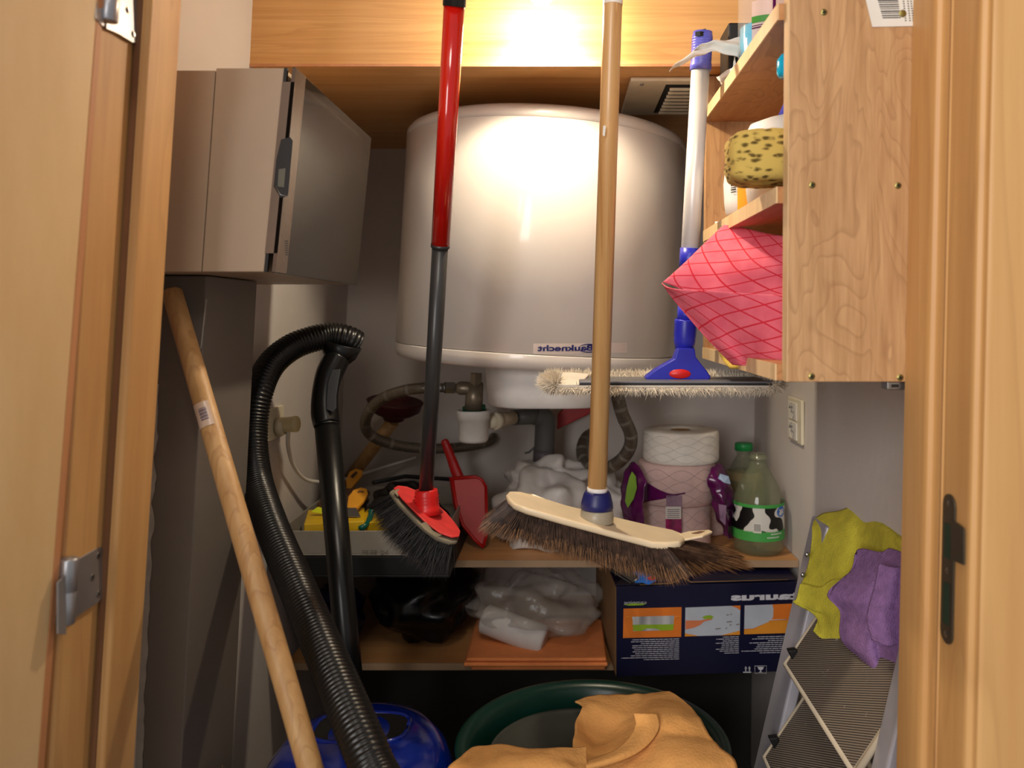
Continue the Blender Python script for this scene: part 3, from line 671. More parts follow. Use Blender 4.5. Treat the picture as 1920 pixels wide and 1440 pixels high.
# ================================================================== right-hand shelf cabinet
YN, YF = .80, 1.262; XC = .2195; tk = .016
def cb(x0, x1, y0, y1, z0, z1): m = M(); m.box(x0, x1, y0, y1, z0, z1, lean=.006); return m
ZC0 = -.0645; ZC1 = .62; xw = .4165
t = thing('shelf_cabinet', 'open wooden shelf cabinet hung on the right wall', 'cabinet', W(.32, 1.03, ZC0))
pn = cb(XC, xw, YN, YN+.018, ZC0, ZC1).obj('side_panel', m_ply, t, bevel=.0006)
cb(XC-.0006, XC+.0008, YN+.0004, YN+.0176, ZC0, ZC1).obj('edge_band', m_plyedge, pn)
fp = cb(XC-.004, xw, YF-.016, YF, ZC0+.001, ZS-.002).obj('side_panel', m_ply, t, bevel=.0006)
for z, nm in ((.312, 'shelf_board'), (.129, 'shelf_board'), (-.0480, 'bottom_board')):
    sb_ = cb(XC-.006, xw, YN+.018, YF-.0165, z-.0165, z).obj(nm, m_plyr, t)
    cb(XC-.0075, XC-.006, YN+.018, YF-.0165, z-.0165, z).obj('edge_band', m_plyedge, sb_)
pY = W(0, YN, 0)
for x, y in ((1545, 23), (1523, 347), (1684, 348), (1522, 706), (1688, 708)):
    c = onplane(x, y, pY, nN, .0)
    m = M(); m.lathe([(0, .0006), (.0026, .0006), (.0034, 0)], c, Vector((0, -1, 0)), 18); s_ = m.obj('screw', m_brass, t)
    m = M(); m.obox(c+Vector((0, -.0008, 0)), Vector((.0020, 0, .0008)), Vector((0, .0002, 0)), Vector((-.0002, 0, .0005))); m.obox(c+Vector((0, -.0008, 0)), Vector((-.0008, 0, .002)), Vector((0, .0002, 0)), Vector((.0005, 0, .0002))); m.obj('screw_cross', m_dark, s_)
# barcode sticker on the near panel
q = lambda x, y, off=.0004: onplane(x, y, pY, nN, off)
m = M(); m.prism([q(1618, -20), q(1722, -20), q(1722, 49), q(1635, 51)], Vector((0, -.0003, 0))); tg_ = m.obj('price_sticker', m_lcream, t)
m = M()
for k in range(11):
    y = -8+k*4.1; hh = (1.3, .7, 1.8, .9, 1.4)[k % 5]
    m.poly([q(1643+k*1.1, y, .001), q(1682+.6*k, y-.6, .001), q(1682+.6*k, y+hh, .001), q(1643+k*1.1, y+hh+.6, .001)])
for x0 in (1692, 1700, 1706):
    for k in range(9):
        y = 2+k*4.5; m.poly([q(x0+k*.5, y, .001), q(x0+3+k*.5, y, .001), q(x0+3+k*.5, y+2, .001), q(x0+k*.5, y+2, .001)])
m.obj('barcode', m_blackink, tg_)
m = M(); m.lathe([(0, .0008), (.003, .0006), (.0042, 0)], q(1692, 26, .0005), Vector((0, -1, 0)), 16); m.obj('screw', m_brass, t)
# catch under the panel
t = thing('cabinet_catch', 'small metal catch under the near corner of the shelf cabinet', 'catch', P(1682, 731, .82))
m = M(); m.box(.319, .337, .806, .822, ZC0-.0085, ZC0-.0003, lean=0); m.obj('catch_body', m_steel, t, bevel=.001)
m = M(); m.box(.323, .330, .8050, .8065, ZC0-.006, ZC0-.003); m.obj('catch_slot', m_dark, t)
# ================================================================== things on the cabinet shelves
def bottle(name, label, cat, c, prof, mat, capprof=None, capmat=None, sx=1, sy=1, grp=None):
    t = thing(name, label, cat, c, grp)
    m = M(); m.lathe(prof, c, Vector((0, 0, 1)), 40, sx=sx, sy=sy); m.obj('bottle_body', mat, t)
    if capprof: m = M(); m.lathe(capprof, c, Vector((0, 0, 1)), 28); m.obj('cap', capmat, t)
    return t
c = W(.259, 1.035, .3125)
t = bottle('detergent_bottle', 'clear bottle half full of turquoise liquid on the top cabinet shelf', 'bottle', c,
    [(0, .001), (.030, .001), (.036, .006), (.0375, .014), (.0365, .02), (.0375, .03), (.0375, .095), (.030, .12), (.016, .145), (.013, .15), (.013, .162)], m_bottle,
    [(0, .185), (.016, .185), (.017, .183), (.017, .160), (.014, .160)], m_lav)
m = M(); m.lathe([(0, .003), (.028, .003), (.034, .007), (.0355, .014), (.0345, .02), (.0352, .03), (.0352, .05), (0, .05)], c, Vector((0, 0, 1)), 40); m.obj('liquid', m_cyan, t, label='turquoise liquid')
def cylp(c, r, a0, a1, z0, z1, n=14):
    return [[c+Vector((r*math.sin(a0+(a1-a0)*k/n), -r*math.cos(a0+(a1-a0)*k/n), z)) for k in range(n+1)] for z in (z0, z1)]
m = M(); m.grid(cylp(c, .038, -.78, 1.0, .018, .074)); lb = m.obj('label', plain('clear_print_label', S(228, 206, 200), .3, alpha=.7), t)
m = M(); m.grid(cylp(c, .0384, -.78, 1.0, .018, .025)); m.obj('label_stripe', m_pyell, lb, label='amber stripe')
m = M(); m.grid(cylp(c, .0384, -.78, -.2, .047, .055)); m.obj('label_stripe', m_greenlf, lb, label='green stripe')
m = M(); m.grid(cylp(c, .0385, -.78, .0, .040, .0415)); m.grid(cylp(c, .0385, -.78, .0, .043, .044)); m.grid(cylp(c, .0385, -.1, .0, .044, .074)); m.obj('label_lines', m_film, lb)
m = M()
for k in range(12):
    a_ = -.55+k*.045; m.grid(cylp(c, .0386, a_, a_+(.012, .022, .008)[k % 3], .028, .037, 2))
m.obj('barcode', m_blackink, lb)
# black pack with green print behind
m = M(); m.prism([W(.222, 1.10, .3125), W(.222, 1.16, .3125), W(.30, 1.16, .3125), W(.30, 1.10, .3125)], Vector((-.0, -.0, .082))); pk = m.obj('refill_pack', m_black2, bevel=.003); tag(pk, 'black packet with green print behind the turquoise bottle', 'packet')
m = M()
for k in range(4):
    x = .226+k*.014; m.prism([W(x, 1.0995, .358), W(x+.005, 1.0995, .355), W(x+.010, 1.0995, .362), W(x+.004, 1.0995, .366)], Vector((0, -.0005, 0)))
m.obj('print', m_greenlf, pk)
# thin white film bag sticking out of the top shelf
t = thing('plastic_bag', 'crumpled thin white plastic bag sticking out of the top cabinet shelf', 'bag', W(.235, 1.09, .314))
g = loft([[P(1256, 132, 1.02), P(1300, 108, 1.03), P(1340, 100, 1.05), P(1388, 108, 1.07)], [P(1258, 130, 1.02), P(1300, 97, 1.04), P(1340, 86, 1.06), P(1390, 92, 1.08)], [P(1262, 127, 1.03), P(1310, 89, 1.05), P(1345, 74, 1.07), P(1392, 70, 1.09)]], 6, 5, lambda p, u, v: p+Vector((0, .006*math.sin(9*u+7*v), .0012*math.sin(22*v))))
m = M(); m.grid(g); m.obj('bag_wing', m_bagt, t, solid=.0006)
g = loft([[P(1378, 106, 1.07), P(1384, 125, 1.075), P(1392, 134, 1.08)], [P(1372, 128, 1.08), P(1368, 140, 1.09), P(1388, 142, 1.095)], [P(1346, 142, 1.12), P(1352, 152, 1.12), P(1380, 150, 1.12)], [P(1346, 146, 1.15), P(1357, 163, 1.13), P(1372, 168, 1.13)]], 5, 5, lambda p, u, v: p+Vector((.0, .004*math.sin(11*u+5*v), .001*math.sin(17*u))))
m = M(); m.grid(g); m.obj('bag_body', m_bagt, t, solid=.0006)
# sponge
t = thing('sponge', 'big yellow porous sponge poking out of the middle cabinet shelf', 'sponge', W(.235, .875, .13))
rows = []
c = P(1435, 294, .872)
def rbox(c, hx, hy, hz, e, n=56, m_=36, ns=.0):
    rows = []
    for i in range(m_+1):
        th = -PI/2+PI*i/m_; row = []
        for k in range(n):
            a_ = 2*PI*k/n; sg = lambda v, ee: math.copysign(abs(v)**ee, v)
            x = hx*sg(math.cos(th), e)*sg(math.cos(a_), e); y = hy*sg(math.cos(th), e)*sg(math.sin(a_), e); z = hz*sg(math.sin(th), e)
            p = c+Vector((x, y, z)); p += Vector((x, y, z)).normalized()*ns*noise.noise(p*90)
            row.append(p)
        rows.append(row)
    return rows
m = M(); m.grid(rbox(W(.236, .870, .1665), .062, .032, .0285, .40, ns=.003), closed=True)
bpy.data.objects.remove(t); tag(m.obj('sponge', m_spg), 'big yellow porous sponge poking out of the middle cabinet shelf', 'sponge')
# bottles on the middle shelf
c = W(.256, 1.085, .1295)
t = bottle('spray_bottle', 'white bottle with orange label behind the sponge', 'bottle', c, [(0, .001), (.034, .001), (.040, .006), (.042, .02), (.043, .045), (.040, .068), (.024, .082), (.013, .086), (.012, .090)], m_whitep,
    [(0, .104), (.013, .104), (.015, .101), (.015, .088), (.012, .088)], m_lav)
m = M(); m.grid(cylp(c, .0440, -.80, .25, .004, .066)); m.obj('label', m_orangel, t, label='orange label')
m = M(); m.grid(cylp(c, .0440, .25, .75, .004, .066)); m.obj('label', m_magenta, t, label='magenta label edge')
m = M()
for k in range(8): m.grid(cylp(c, .0442, -1.05, -.85, .030+k*.0028, .030+k*.0028+(.0012, .0018)[k % 2], 3))
m.obj('barcode', m_blackink, t)
c = W(.285, .985, .1295)
t = bottle('detergent_jug', 'white jug with blue cap standing behind the sponge', 'jug', c, [(0, .001), (.04, .001), (.046, .006), (.048, .03), (.048, .088), (.044, .100), (.030, .107), (.018, .110), (.016, .114)], m_whitep,
    [(0, .142), (.010, .142), (.016, .134), (.026, .112), (.015, .112)], m_blue, sx=1.36)
m = M(); m.tube(crom([W(.285, 1.215, .131), W(.25, 1.2, .1315), W(.222, 1.195, .1315)], 6), [.006]*13, 12, flat=.5); tag(m.obj('plastic_scoop', m_whitep), 'small white plastic piece at the far end of the middle cabinet shelf', 'scoop')
m = M(); m.lathe([(0, 0), (.010, 0), (.012, .004), (.012, .018), (.008, .024), (0, .026)], W(.243, .885, .258), Vector((0, 0, 1)), 20); m.tube([W(.243, .885, .262), W(.30, .90, .25), W(.318, .905, .132)], [.008, .009, .018], 14)
tag(m.obj('spray_nozzle', m_cyan), 'turquoise spray bottle with curved neck just under the top cabinet shelf', 'bottle')
# pink checked cloth: front half and folded half
def uvgrid(name, rows, mat, parent, fu, fv, ru=0.0, solid=.0012):
    m = M(); m.grid(rows); o = m.obj(name, mat, parent, solid=solid)
    me = o.data; uv = me.uv_layers.new(name='UVMap'); nr = len(rows); nc = len(rows[0]); co = {}
    base = rows[0][0]
    for i in range(nr):
        for k in range(nc): co[i*nc+k] = fu(i/(nr-1), k/(nc-1))
    for lp in me.loops: uv.data[lp.index].uv = co[lp.vertex_index]
    return o
t = thing('cleaning_cloth', 'pink cloth with red check lines hanging out of the bottom cabinet shelf', 'cloth', P(1420, 690, .93))
def wav(p, u, v): return p+Vector((.0015*math.sin(5*v+3*u), .004*math.sin(6*u+4*v), .0008*math.sin(9*v)))
A = [[P(1357, 422, 1.06), P(1410, 431, 1.02), P(1470, 442, .97), P(1540, 455, .92)],
     [P(1318, 458, 1.05), P(1385, 470, 1.02), P(1462, 480, .97), P(1545, 490, .92)],
     [P(1278, 496, 1.03), P(1350, 512, 1.01), P(1450, 515, .97), P(1550, 520, .92)],
     [P(1242, 529, 1.02), P(1325, 556, 1.0), P(1440, 558, .97), P(1550, 556, .92)]]
# image-space line directions of the printed grid on each half
def uvA(u, v):
    x = 1357-115*u+(190*v if True else 0); y = 422+107*u+33*v
    return ((y+.10*(x-1240))/17.2, (x-.46*(y-422))/36.0)
o = uvgrid('upper_half', loft(A, 8, 8, wav), m_pink, t, uvA, None)
B = [[P(1241, 531, .99), P(1262, 541, .965), P(1340, 546, .935), P(1440, 552, .905), P(1540, 552, .87)],
     [P(1262, 562, .985), P(1300, 575, .962), P(1360, 585, .938), P(1450, 592, .90), P(1540, 596, .87)],
     [P(1312, 620, .975), P(1345, 628, .958), P(1390, 634, .935), P(1460, 640, .895), P(1535, 640, .87)],
     [P(1352, 660, .965), P(1375, 664, .95), P(1410, 668, .93), P(1465, 672, .895), P(1530, 674, .87)],
     [P(1376, 684, .96), P(1395, 685, .95), P(1425, 685, .93), P(1470, 686, .895), P(1530, 687, .87)]]
def uvB(u, v):
    x = 1241+135*u+(300-145*u)*v; y = 531+154*u+21*v*(1-u)
    return ((y+.27*(x-1241))/24.0, (y-.56*(x-1241))/26.0)
g2 = loft(B, 8, 8, lambda p, u, v: p+Vector((.0008*math.sin(6*u), .005*math.sin(14*v+2*u)*u+.003*math.sin(5*v), 0)))
uvgrid('lower_half', g2, m_pink, t, uvB, None)
g = loft([[P(1345, 650, 1.03), P(1390, 655, 1.0), P(1470, 660, .93)], [P(1355, 675, 1.02), P(1400, 678, .99), P(1475, 684, .92)], [P(1368, 690, 1.0), P(1410, 690, .97), P(1480, 691, .91)]], 5, 4)
m = M(); m.grid(g); tag(m.obj('sponge_cloth', m_mustard, solid=.003), 'mustard yellow sponge cloth crumpled beneath the pink checked cloth', 'cloth')
m = M(); m.box(.221, .26, 1.15, 1.20, -.0475, .03, lean=0); pk = m.obj('food_box', m_lcream, bevel=.001); tag(pk, 'small cream box with green corner at the far end of the bottom cabinet shelf', 'box')
m = M(); m.prism([W(.2206, 1.1495, -.047), W(.236, 1.1495, -.047), W(.2606, 1.1495, -.012), W(.2606, 1.1495, .004)], Vector((0, -.0006, 0))); m.obj('print', m_greenlf, pk)
# ================================================================== sockets
def socketplate(label, xw_, y0, y1, z0, z1, side, cat='socket'):
    t = thing('wall_socket', label, cat, W(xw_, (y0+y1)/2, z0))
    m = M(); m.box(min(xw_, xw_+side*.006), max(xw_, xw_+side*.006), y0, y1, z0, z1); m.obj('socket_frame', m_cream, t, bevel=.0015)
    return t
xr = XR(-.2)-.0005
y0, y1 = 1.415, 1.515
t = socketplate('cream double wall socket on the right wall under the cabinet', xr, 1.425, 1.51, -.226, -.148, -1)
for zc_ in (-.171, -.206):
    m = M(); m.box(xr-.0085, xr-.006, 1.447, 1.497, zc_-.0155, zc_+.0155); i_ = m.obj('socket_insert', m_whitep, t, bevel=.001)
    m = M(); m.lathe([(.0, -.002), (.0125, -.002), (.0135, .0004), (.0145, .0006)], W(xr-.0087, 1.472, zc_), Vector((-1, 0, 0)), 28, sy=1.0); m.obj('socket_well', plain('cream_well', S(206, 196, 172), .4), i_)
    m = M(); m.tube([W(xr-.008, 1.472, zc_+.007), W(xr-.014, 1.472, zc_+.007)], .0022, 10); m.obj('earth_pin', m_steel, i_)
    m = M()
    for dy in (-.006, .006): m.lathe([(0, .0), (.0017, .0)], W(xr-.0091, 1.472+dy, zc_-.002), Vector((-1, 0, 0)), 10)
    m.obj('contact_hole', m_dark, i_)
xl = XL(-.17)+.0005
t = socketplate('cream wall socket on the left wall beside the black hose', xl, 1.315, 1.40, -.205, -.152, 1)
m = M(); m.tube([P(520, 800, 1.36)*1, P(534, 799, 1.36)], .014, 22)
m.obj('socket_insert', m_cream, t)
t = thing('power_plug', 'round cream plug in the left wall socket with flat white cord', 'plug', P(545, 812, 1.36))
m = M(); m.tube([P(529, 797, 1.36), P(540, 796, 1.36), P(556, 795, 1.355), P(560, 795, 1.355)], [.013, .0125, .0135, .010], 26); m.obj('plug_body', plain('ivory_plug', S(218, 204, 158), .4), t, bevel=.001)
m = M(); m.tube(crom([P(541, 806, 1.36), P(540, 835, 1.38), P(548, 868, 1.42), P(565, 893, 1.47), P(590, 903, 1.52), P(640, 900, 1.62), P(700, 882, 1.74), P(780, 858, 1.78)], 8), .0034, 10); m.obj('cord', m_whitep, t)
# ================================================================== brooms and mop
def handle(mat, a_, b_, r, name, parent, seg=24, rr=None):
    m = M(); m.tube([a_, b_], rr or r, seg); return m.obj(name, mat, parent)
def bristles(outline, direc, L, n, r, splay, mats, parent, jit=.25, name='bristles', lenf=None, tip=True, mi_p=.3):
    """bristles rooted inside the outline polygon (3D, convex-ish)"""
    c = sum(outline, Vector())/len(outline); m = M(); N = len(outline)
    for _ in range(n):
        i = RND.randrange(N); a_ = outline[i]; b_ = outline[(i+1) % N]
        e = a_.lerp(b_, RND.random()); f = math.sqrt(RND.random())*.96; p = c.lerp(e, f)
        # spread from long axis
        out = (p-c)*splay
        d_ = (direc+out+Vector((RND.gauss(0, 1), RND.gauss(0, 1), RND.gauss(0, 1)))*jit*.25)
        ll = L*(.88+.24*RND.random())*(lenf(p) if lenf else 1)
        m.strand(p, d_, ll, r*(.7+.6*RND.random()), 1 if RND.random() < mi_p else 0, Vector((RND.gauss(0, 1), RND.gauss(0, 1), RND.gauss(0, 1)))*L*.05)
    o = m.obj(name, mats, parent); o['kind'] = 'stuff'; return o
# ---- red broom
t = thing('broom', 'broom with glossy red and grey handle and black bristles, hanging left of centre', 'broom', P(790, 1050, 1.12))
A_, B_ = P(861, -150, .89), P(799, 922, 1.13)
def on(f): return A_.lerp(B_, f)
def fy(py):        # parameter where the handle crosses image row py
    lo, hi = 0., 1.
    for _ in range(40):
        mid = (lo+hi)/2; p = on(mid); y = CY-(p.z-CZ)/p.y*F
        if y < py: lo = mid
        else: hi = mid
    return lo
m = M(); m.tube([on(0), on(fy(12)), on(fy(12))], [.0126, .0130, .0122], 28); m.obj('end_grip', m_tube, t)
m = M(); m.tube([on(fy(11)), on(fy(460))], [.0119, .0114], 28); m.obj('red_sleeve', m_red, t)
m = M(); m.tube([on(fy(458)), on(fy(464))], .0118, 28); m.tube([on(fy(464)), on(1.0)], [.0102, .0100], 28); m.obj('grey_tube', m_tube, t)
# head: outline in perspective, near edge lower
YHb, YHf = 1.15, 1.085
top_o = [P(732, 920, YHb+.01), P(740, 915, YHb+.02), P(758, 917, YHb+.02), P(780, 926, YHb+.02), P(812, 948, YHb+.01), P(835, 968, YHb), P(852, 988, YHb-.01), P(862, 1005, YHb-.02), P(860, 1014, YHf-.005), P(845, 1016, YHf-.01), P(822, 1008, YHf-.01), P(795, 988, YHf), P(770, 962, YHf+.01), P(748, 940, YHf+.03)]
dn = Vector((-.42, .30, -.62)).normalized()
m = M(); m.prism(top_o, dn*.008); rim = m.obj('head_rim', m_taupe, t, bevel=.003)
cc = sum(top_o, Vector())/len(top_o)
nn_ = (top_o[3]-top_o[8]).cross(top_o[11]-top_o[3]).normalized()
if nn_.y > 0: nn_ = -nn_
ins = [cc+(p-cc)*.96+Vector((.0014, .001, .0014)) for p in top_o]
ins = [p+nn_*.0015 for p in ins]
m = M(); m.prism(ins, nn_*.003); m.obj('head_top', m_redd, t, bevel=.0015)
for pa in ([(737, 921), (747, 917), (752, 921), (746, 932)], [(786, 983), (798, 979), (812, 996), (828, 1004), (818, 1008), (798, 995)]):
    m = M(); m.prism([onplane(x, y, ins[3]+nn_*.0032, nn_, .0) for x, y in pa], nn_*.0006); m.obj('worn_patch', m_taupe, t)
m = M(); S0 = on(fy(918)); S1 = P(801, 952, 1.128); sd = (S1-S0).normalized()
m.tube([S0, S0+sd*.003, S0+sd*.018, S1, S1+sd*.008], [.0150, .0158, .0162, .0170, .0215], 28); s_ = m.obj('socket', m_redp, t)
m = M()
for k in range(3): q0 = S0+sd*(.008+k*.0045); m.tube([q0, q0+sd*.0016], .0170, 28, caps=False)
m.obj('socket_ridges', m_redp, s_)
bo = [p+dn*.007 for p in top_o]
bristles(bo, dn, .050, 9500, .00036, 5.0, [m_bristblk, plain('grey_bristle_tips', S(66, 63, 60), .5)], t, jit=.5)
m = M()
for (x, y, n_) in ((760, 1036, 60), (790, 1050, 50), (828, 1060, 45), (840, 1045, 20)):
    c0 = P(x, y, 1.19)
    for _ in range(n_): m.strand(c0+Vector((RND.gauss(0, .003), RND.gauss(0, .003), RND.gauss(0, .0015))), Vector((RND.gauss(0, 1), RND.gauss(0, 1), RND.gauss(0, 1))), .005, .0003)
o = m.obj('dust_fluff', m_dust, t); o['kind'] = 'stuff'
# ---- wooden broom
t = thing('broom', 'broom with long pine handle and cream head with brown bristles', 'broom', P(1130, 1065, 1.0))
A_, B_ = P(1154, -150, 1.0), P(1119.5, 925, 1.01)
m = M(); m.tube([on(0), on(fy(10)), on(fy(14)), on(1)], [.0118, .0118, .0116, .0118], 28); m.obj('handle', m_pine, t)
m = M(); m.tube([on(fy(-60)), on(fy(10))], .0121, 28, caps=False); m.obj('handle_sleeve', plain('white_shrink_sleeve', S(236, 230, 220), .4), t)
m = M(); m.prism([P(1131, 236, .985), P(1136, 236, .985), P(1134, 256, .985), P(1130, 254, .985)], Vector((0, -.001, 0))); m.obj('sticker_remnant', m_lcream, t)
Yb_, Yf_ = 1.045, .975
head = [(948, 926, 1.02), (953, 921, 1.04), (975, 920, Yb_), (1000, 923, Yb_), (1022, 934, Yb_), (1060, 946, Yb_), (1110, 958, Yb_), (1160, 970, Yb_), (1220, 984, Yb_), (1262, 993, Yb_), (1280, 1000, 1.03), (1284, 1008, 1.0), (1276, 1014, Yf_+.005), (1250, 1020, Yf_), (1225, 1017, Yf_), (1150, 997, Yf_), (1060, 973, Yf_), (985, 951, Yf_), (962, 943, Yf_+.01), (951, 934, Yf_+.03)]
ho = [P(*a_) for a_ in head]; dn = Vector((.06, .10, -1)).normalized()
m = M(); m.prism(ho, dn*.009); m.obj('head', m_ivory, t, bevel=.0035, seg=3)
# hanging tab with slot
tb = [P(1274, 1000, 1.02), P(1290, 996, 1.03), P(1330, 993, 1.03), P(1336, 996, 1.02), P(1318, 1004, 1.0), P(1282, 1011, 1.0)]
m = M(); m.prism(tb, Vector((0, 0, -.003))); tb_ = m.obj('hanging_tab', m_ivory, t, bevel=.001)
m = M(); m.prism([p+Vector((0, 0, .0006)) for p in (P(1296, 1001, 1.015), P(1312, 997, 1.02), P(1322, 997, 1.02), P(1308, 1003, 1.01))], Vector((0, 0, .0003))); m.obj('tab_slot', m_brown, tb_)
m = M(); m.tube([P(1120, 914, 1.01), P(1119.5, 924, 1.01)], .0126, 28); m.obj('white_ring', m_whitep, t)
m = M(); c = P(1119, 955, 1.01); m.lathe([(.0, .022), (.0150, .022), (.0168, .019), (.0196, .008), (.0202, .002), (.0185, 0), (0, 0)], c, Vector((.03, 0, 1)), 40); m.obj('collar', m_navy, t, label='navy blue collar')
m = M()
c2 = P(1119, 972, 1.01); m.lathe([(.0205, -.004), (.0208, .002), (.0198, .010), (.0180, .0115), (0, .0115)], c2, Vector((.03, 0, 1)), 40); m.obj('swivel_ring', m_clearring, t, label='grey translucent ring')
bo = [p+dn*.008 for p in ho]
xm = (P(950, 930, 1).x+P(1280, 1010, 1).x)/2
def lf(p):
    return 1.0+.25*max(0, (p.x-xm)/.1)
m = M(); cH = sum(bo, Vector())/len(bo); NH = len(bo)
for _ in range(17000):
    i = RND.randrange(NH); e = bo[i].lerp(bo[(i+1) % NH], RND.random()); 
    # uniform along length
    u = RND.random() if RND.random() < .75 else 1-.16*RND.random(); base = bo[0].lerp(bo[11], u*.97+.015); wv_ = (RND.random()-.5)
    p = base+Vector((0, wv_*.055, 0)); 
    sx_ = (u-.5)*2; out = Vector((.25*sx_+1.5*max(0, abs(sx_)-.72)*math.copysign(2.4, sx_)+19*max(0, sx_-.62)**2, wv_*.5, 0))
    if abs(sx_) > .9: p += Vector((0, 0, .001))
    d_ = dn+out+Vector((RND.gauss(0, .09), RND.gauss(0, .09), RND.gauss(0, .05)))
    L = .042*(.85+.3*RND.random())*(1.12 if abs(sx_) > .9 else 1)*(1+.1*sx_)*(1+2.2*max(0, sx_-.78)); p += Vector((0, 0, -.002))
    m.strand(p, d_, L, .00042*(.7+.6*RND.random()), 0, Vector((RND.gauss(0, 1), RND.gauss(0, 1), 0))*.002)
    if RND.random() < .5:
        dq = d_.normalized(); m.strand(p+dq*L*.62, dq+Vector((RND.gauss(0, .1), RND.gauss(0, .1), 0)), L*.42, .0003, 1)
o = m.obj('bristles', [m_bristle, m_bristip], t); o['kind'] = 'stuff'
# ---- flat mop
t = thing('flat_mop', 'flat mop with aluminium pole and blue fittings hanging beside the shelf cabinet', 'mop', P(1283, 735, 1.13))
A_, B_ = P(1317.5, 60, 1.10), P(1283, 655, 1.135)
m = M(); m.tube([on(0), on(fy(66)), on(fy(67)), on(fy(118)), on(fy(120)), on(fy(132))], [.0130, .0130, .0138, .0138, .0144, .0144], 32); g_ = m.obj('top_grip', m_lav, t)
m = M()
for k in range(9): q0 = on(fy(72+k*5)); q1 = on(fy(73.4+k*5)); m.tube([q0, q1], .0141, 32, caps=False)
m.obj('grip_ribs', m_lav, g_)
m = M(); m.tube([on(.0)+Vector((-.006, -.0128, -.004)), on(.0)+Vector((-.006, -.0128, -.010))], .006, 4, sm=False, flat=.3); m.obj('grip_slot', m_dark, g_)
m = M(); m.tube([on(-.004)+Vector((-.003, 0, 0)), on(0)+Vector((.004, -.002, .003))], .0012, 8); m.obj('brass_spring', m_brass, t)
m = M(); m.tube([on(fy(131)), on(fy(580))], .0124, 32); m.obj('pole', m_alu, t)
m = M(); m.tube([on(fy(465)), on(fy(505))], .0138, 32); m.obj('pole_clamp', m_blue, t)
m = M(); m.tube([on(fy(575)), on(fy(603))], .0126, 32); m.obj('lower_sleeve', m_blue, t)
m = M(); m.tube([on(fy(599)), on(fy(601)), on(fy(640)), on(fy(665))], [.0152, .0158, .0152, .0128], 32); s_ = m.obj('socket', m_blue, t)
m = M()
for k in range(9): m.tube([on(fy(603+k*3.2)), on(fy(604.4+k*3.2))], .0160, 32, caps=False)
m.obj('socket_ribs', m_blue, s_)
hb = [P(1268, 652, 1.13), P(1300, 652, 1.13), P(1302, 668, 1.13), P(1322, 694, 1.13), P(1330, 706, 1.13), P(1326, 711, 1.13), P(1210, 711, 1.13), P(1208, 706, 1.13), P(1230, 690, 1.13), P(1262, 672, 1.13)]
m = M(); m.prism([p+Vector((0, -.014, 0)) for p in hb], Vector((0, .026, 0))); m.obj('hinge_block', m_blue, t, bevel=.003)
m = M(); m.lathe([(0, .0022), (.010, .002), (.0128, 0)], P(1275, 701, 1.115), Vector((0, -1, 0)), 28, sx=1.15, sy=.5); m.obj('release_button', m_redp, t, label='red button')
zp = P(1270, 714, 1.09).z-CZ
def mx_(px): return (px-CX)/F*1.12
m = M(); m.box(mx_(1085), mx_(1436), 1.085, 1.165, zp-.0035, zp); pl_ = m.obj('frame_plate', plain('grey_mop_plate', S(118, 118, 122), .4, metal=.4), t, bevel=.001)
m = M(); m.box(mx_(1085), mx_(1436), 1.0835, 1.085, zp-.0052, zp-.0036); m.obj('plate_gap', m_dark, pl_)
m = M(); m.box(mx_(1040), mx_(1438), 1.083, 1.170, zp-.0085, zp-.0055); m.obj('pad_backing', m_mopc, t, bevel=.001)
g = loft([[P(1044, 700, 1.16), P(1070, 699, 1.165), P(1106, 702, 1.165)], [P(1040, 712, 1.12), P(1068, 711, 1.12), P(1096, 712, 1.12)], [P(1042, 722, 1.083), P(1066, 723, 1.083), P(1086, 722, 1.083)]], 5, 5)
m = M(); m.grid(g); m.obj('pad_pocket', m_mopc, t, solid=.002)
m = M()
def fr(p, d_, L): m.strand(p, d_, L*1.15, .00085*(.7+.6*RND.random()), 0, Vector((RND.gauss(0, 1), RND.gauss(0, 1), RND.gauss(0, 1)))*.0025)
for _ in range(9000):
    x = mx_(1028)+RND.random()*(mx_(1448)-mx_(1028)); s_ = RND.random()
    if s_ < .5: fr(Vector((x, 1.168+RND.random()*.012, CZ+zp-.004)), Vector((RND.gauss(0, .6), .5, .8+RND.gauss(0, .35))), .008+.006*RND.random())
    else: fr(Vector((x, 1.084+RND.random()*.02, CZ+zp-.008)), Vector((RND.gauss(0, .6), -.6, -.9+RND.gauss(0, .3))), .007+.005*RND.random())
for _ in range(3400):
    a_ = RND.uniform(PI*.5, PI*1.5); rr = RND.random()
    for cx_, sg in ((mx_(1045), 1), (mx_(1436), -1)):
        if sg < 0 and RND.random() < .6: continue
        p = Vector((cx_+sg*math.cos(a_)*.014*rr, 1.127+math.sin(a_)*.044*rr, CZ+zp-.006+RND.random()*.006*(1-rr)))
        fr(p, Vector((sg*math.cos(a_)+RND.gauss(0, .3), math.sin(a_)*.5, RND.gauss(.35, .45))), .010+.006*RND.random())
o = m.obj('fringe', m_mopf, t); o['kind'] = 'stuff'
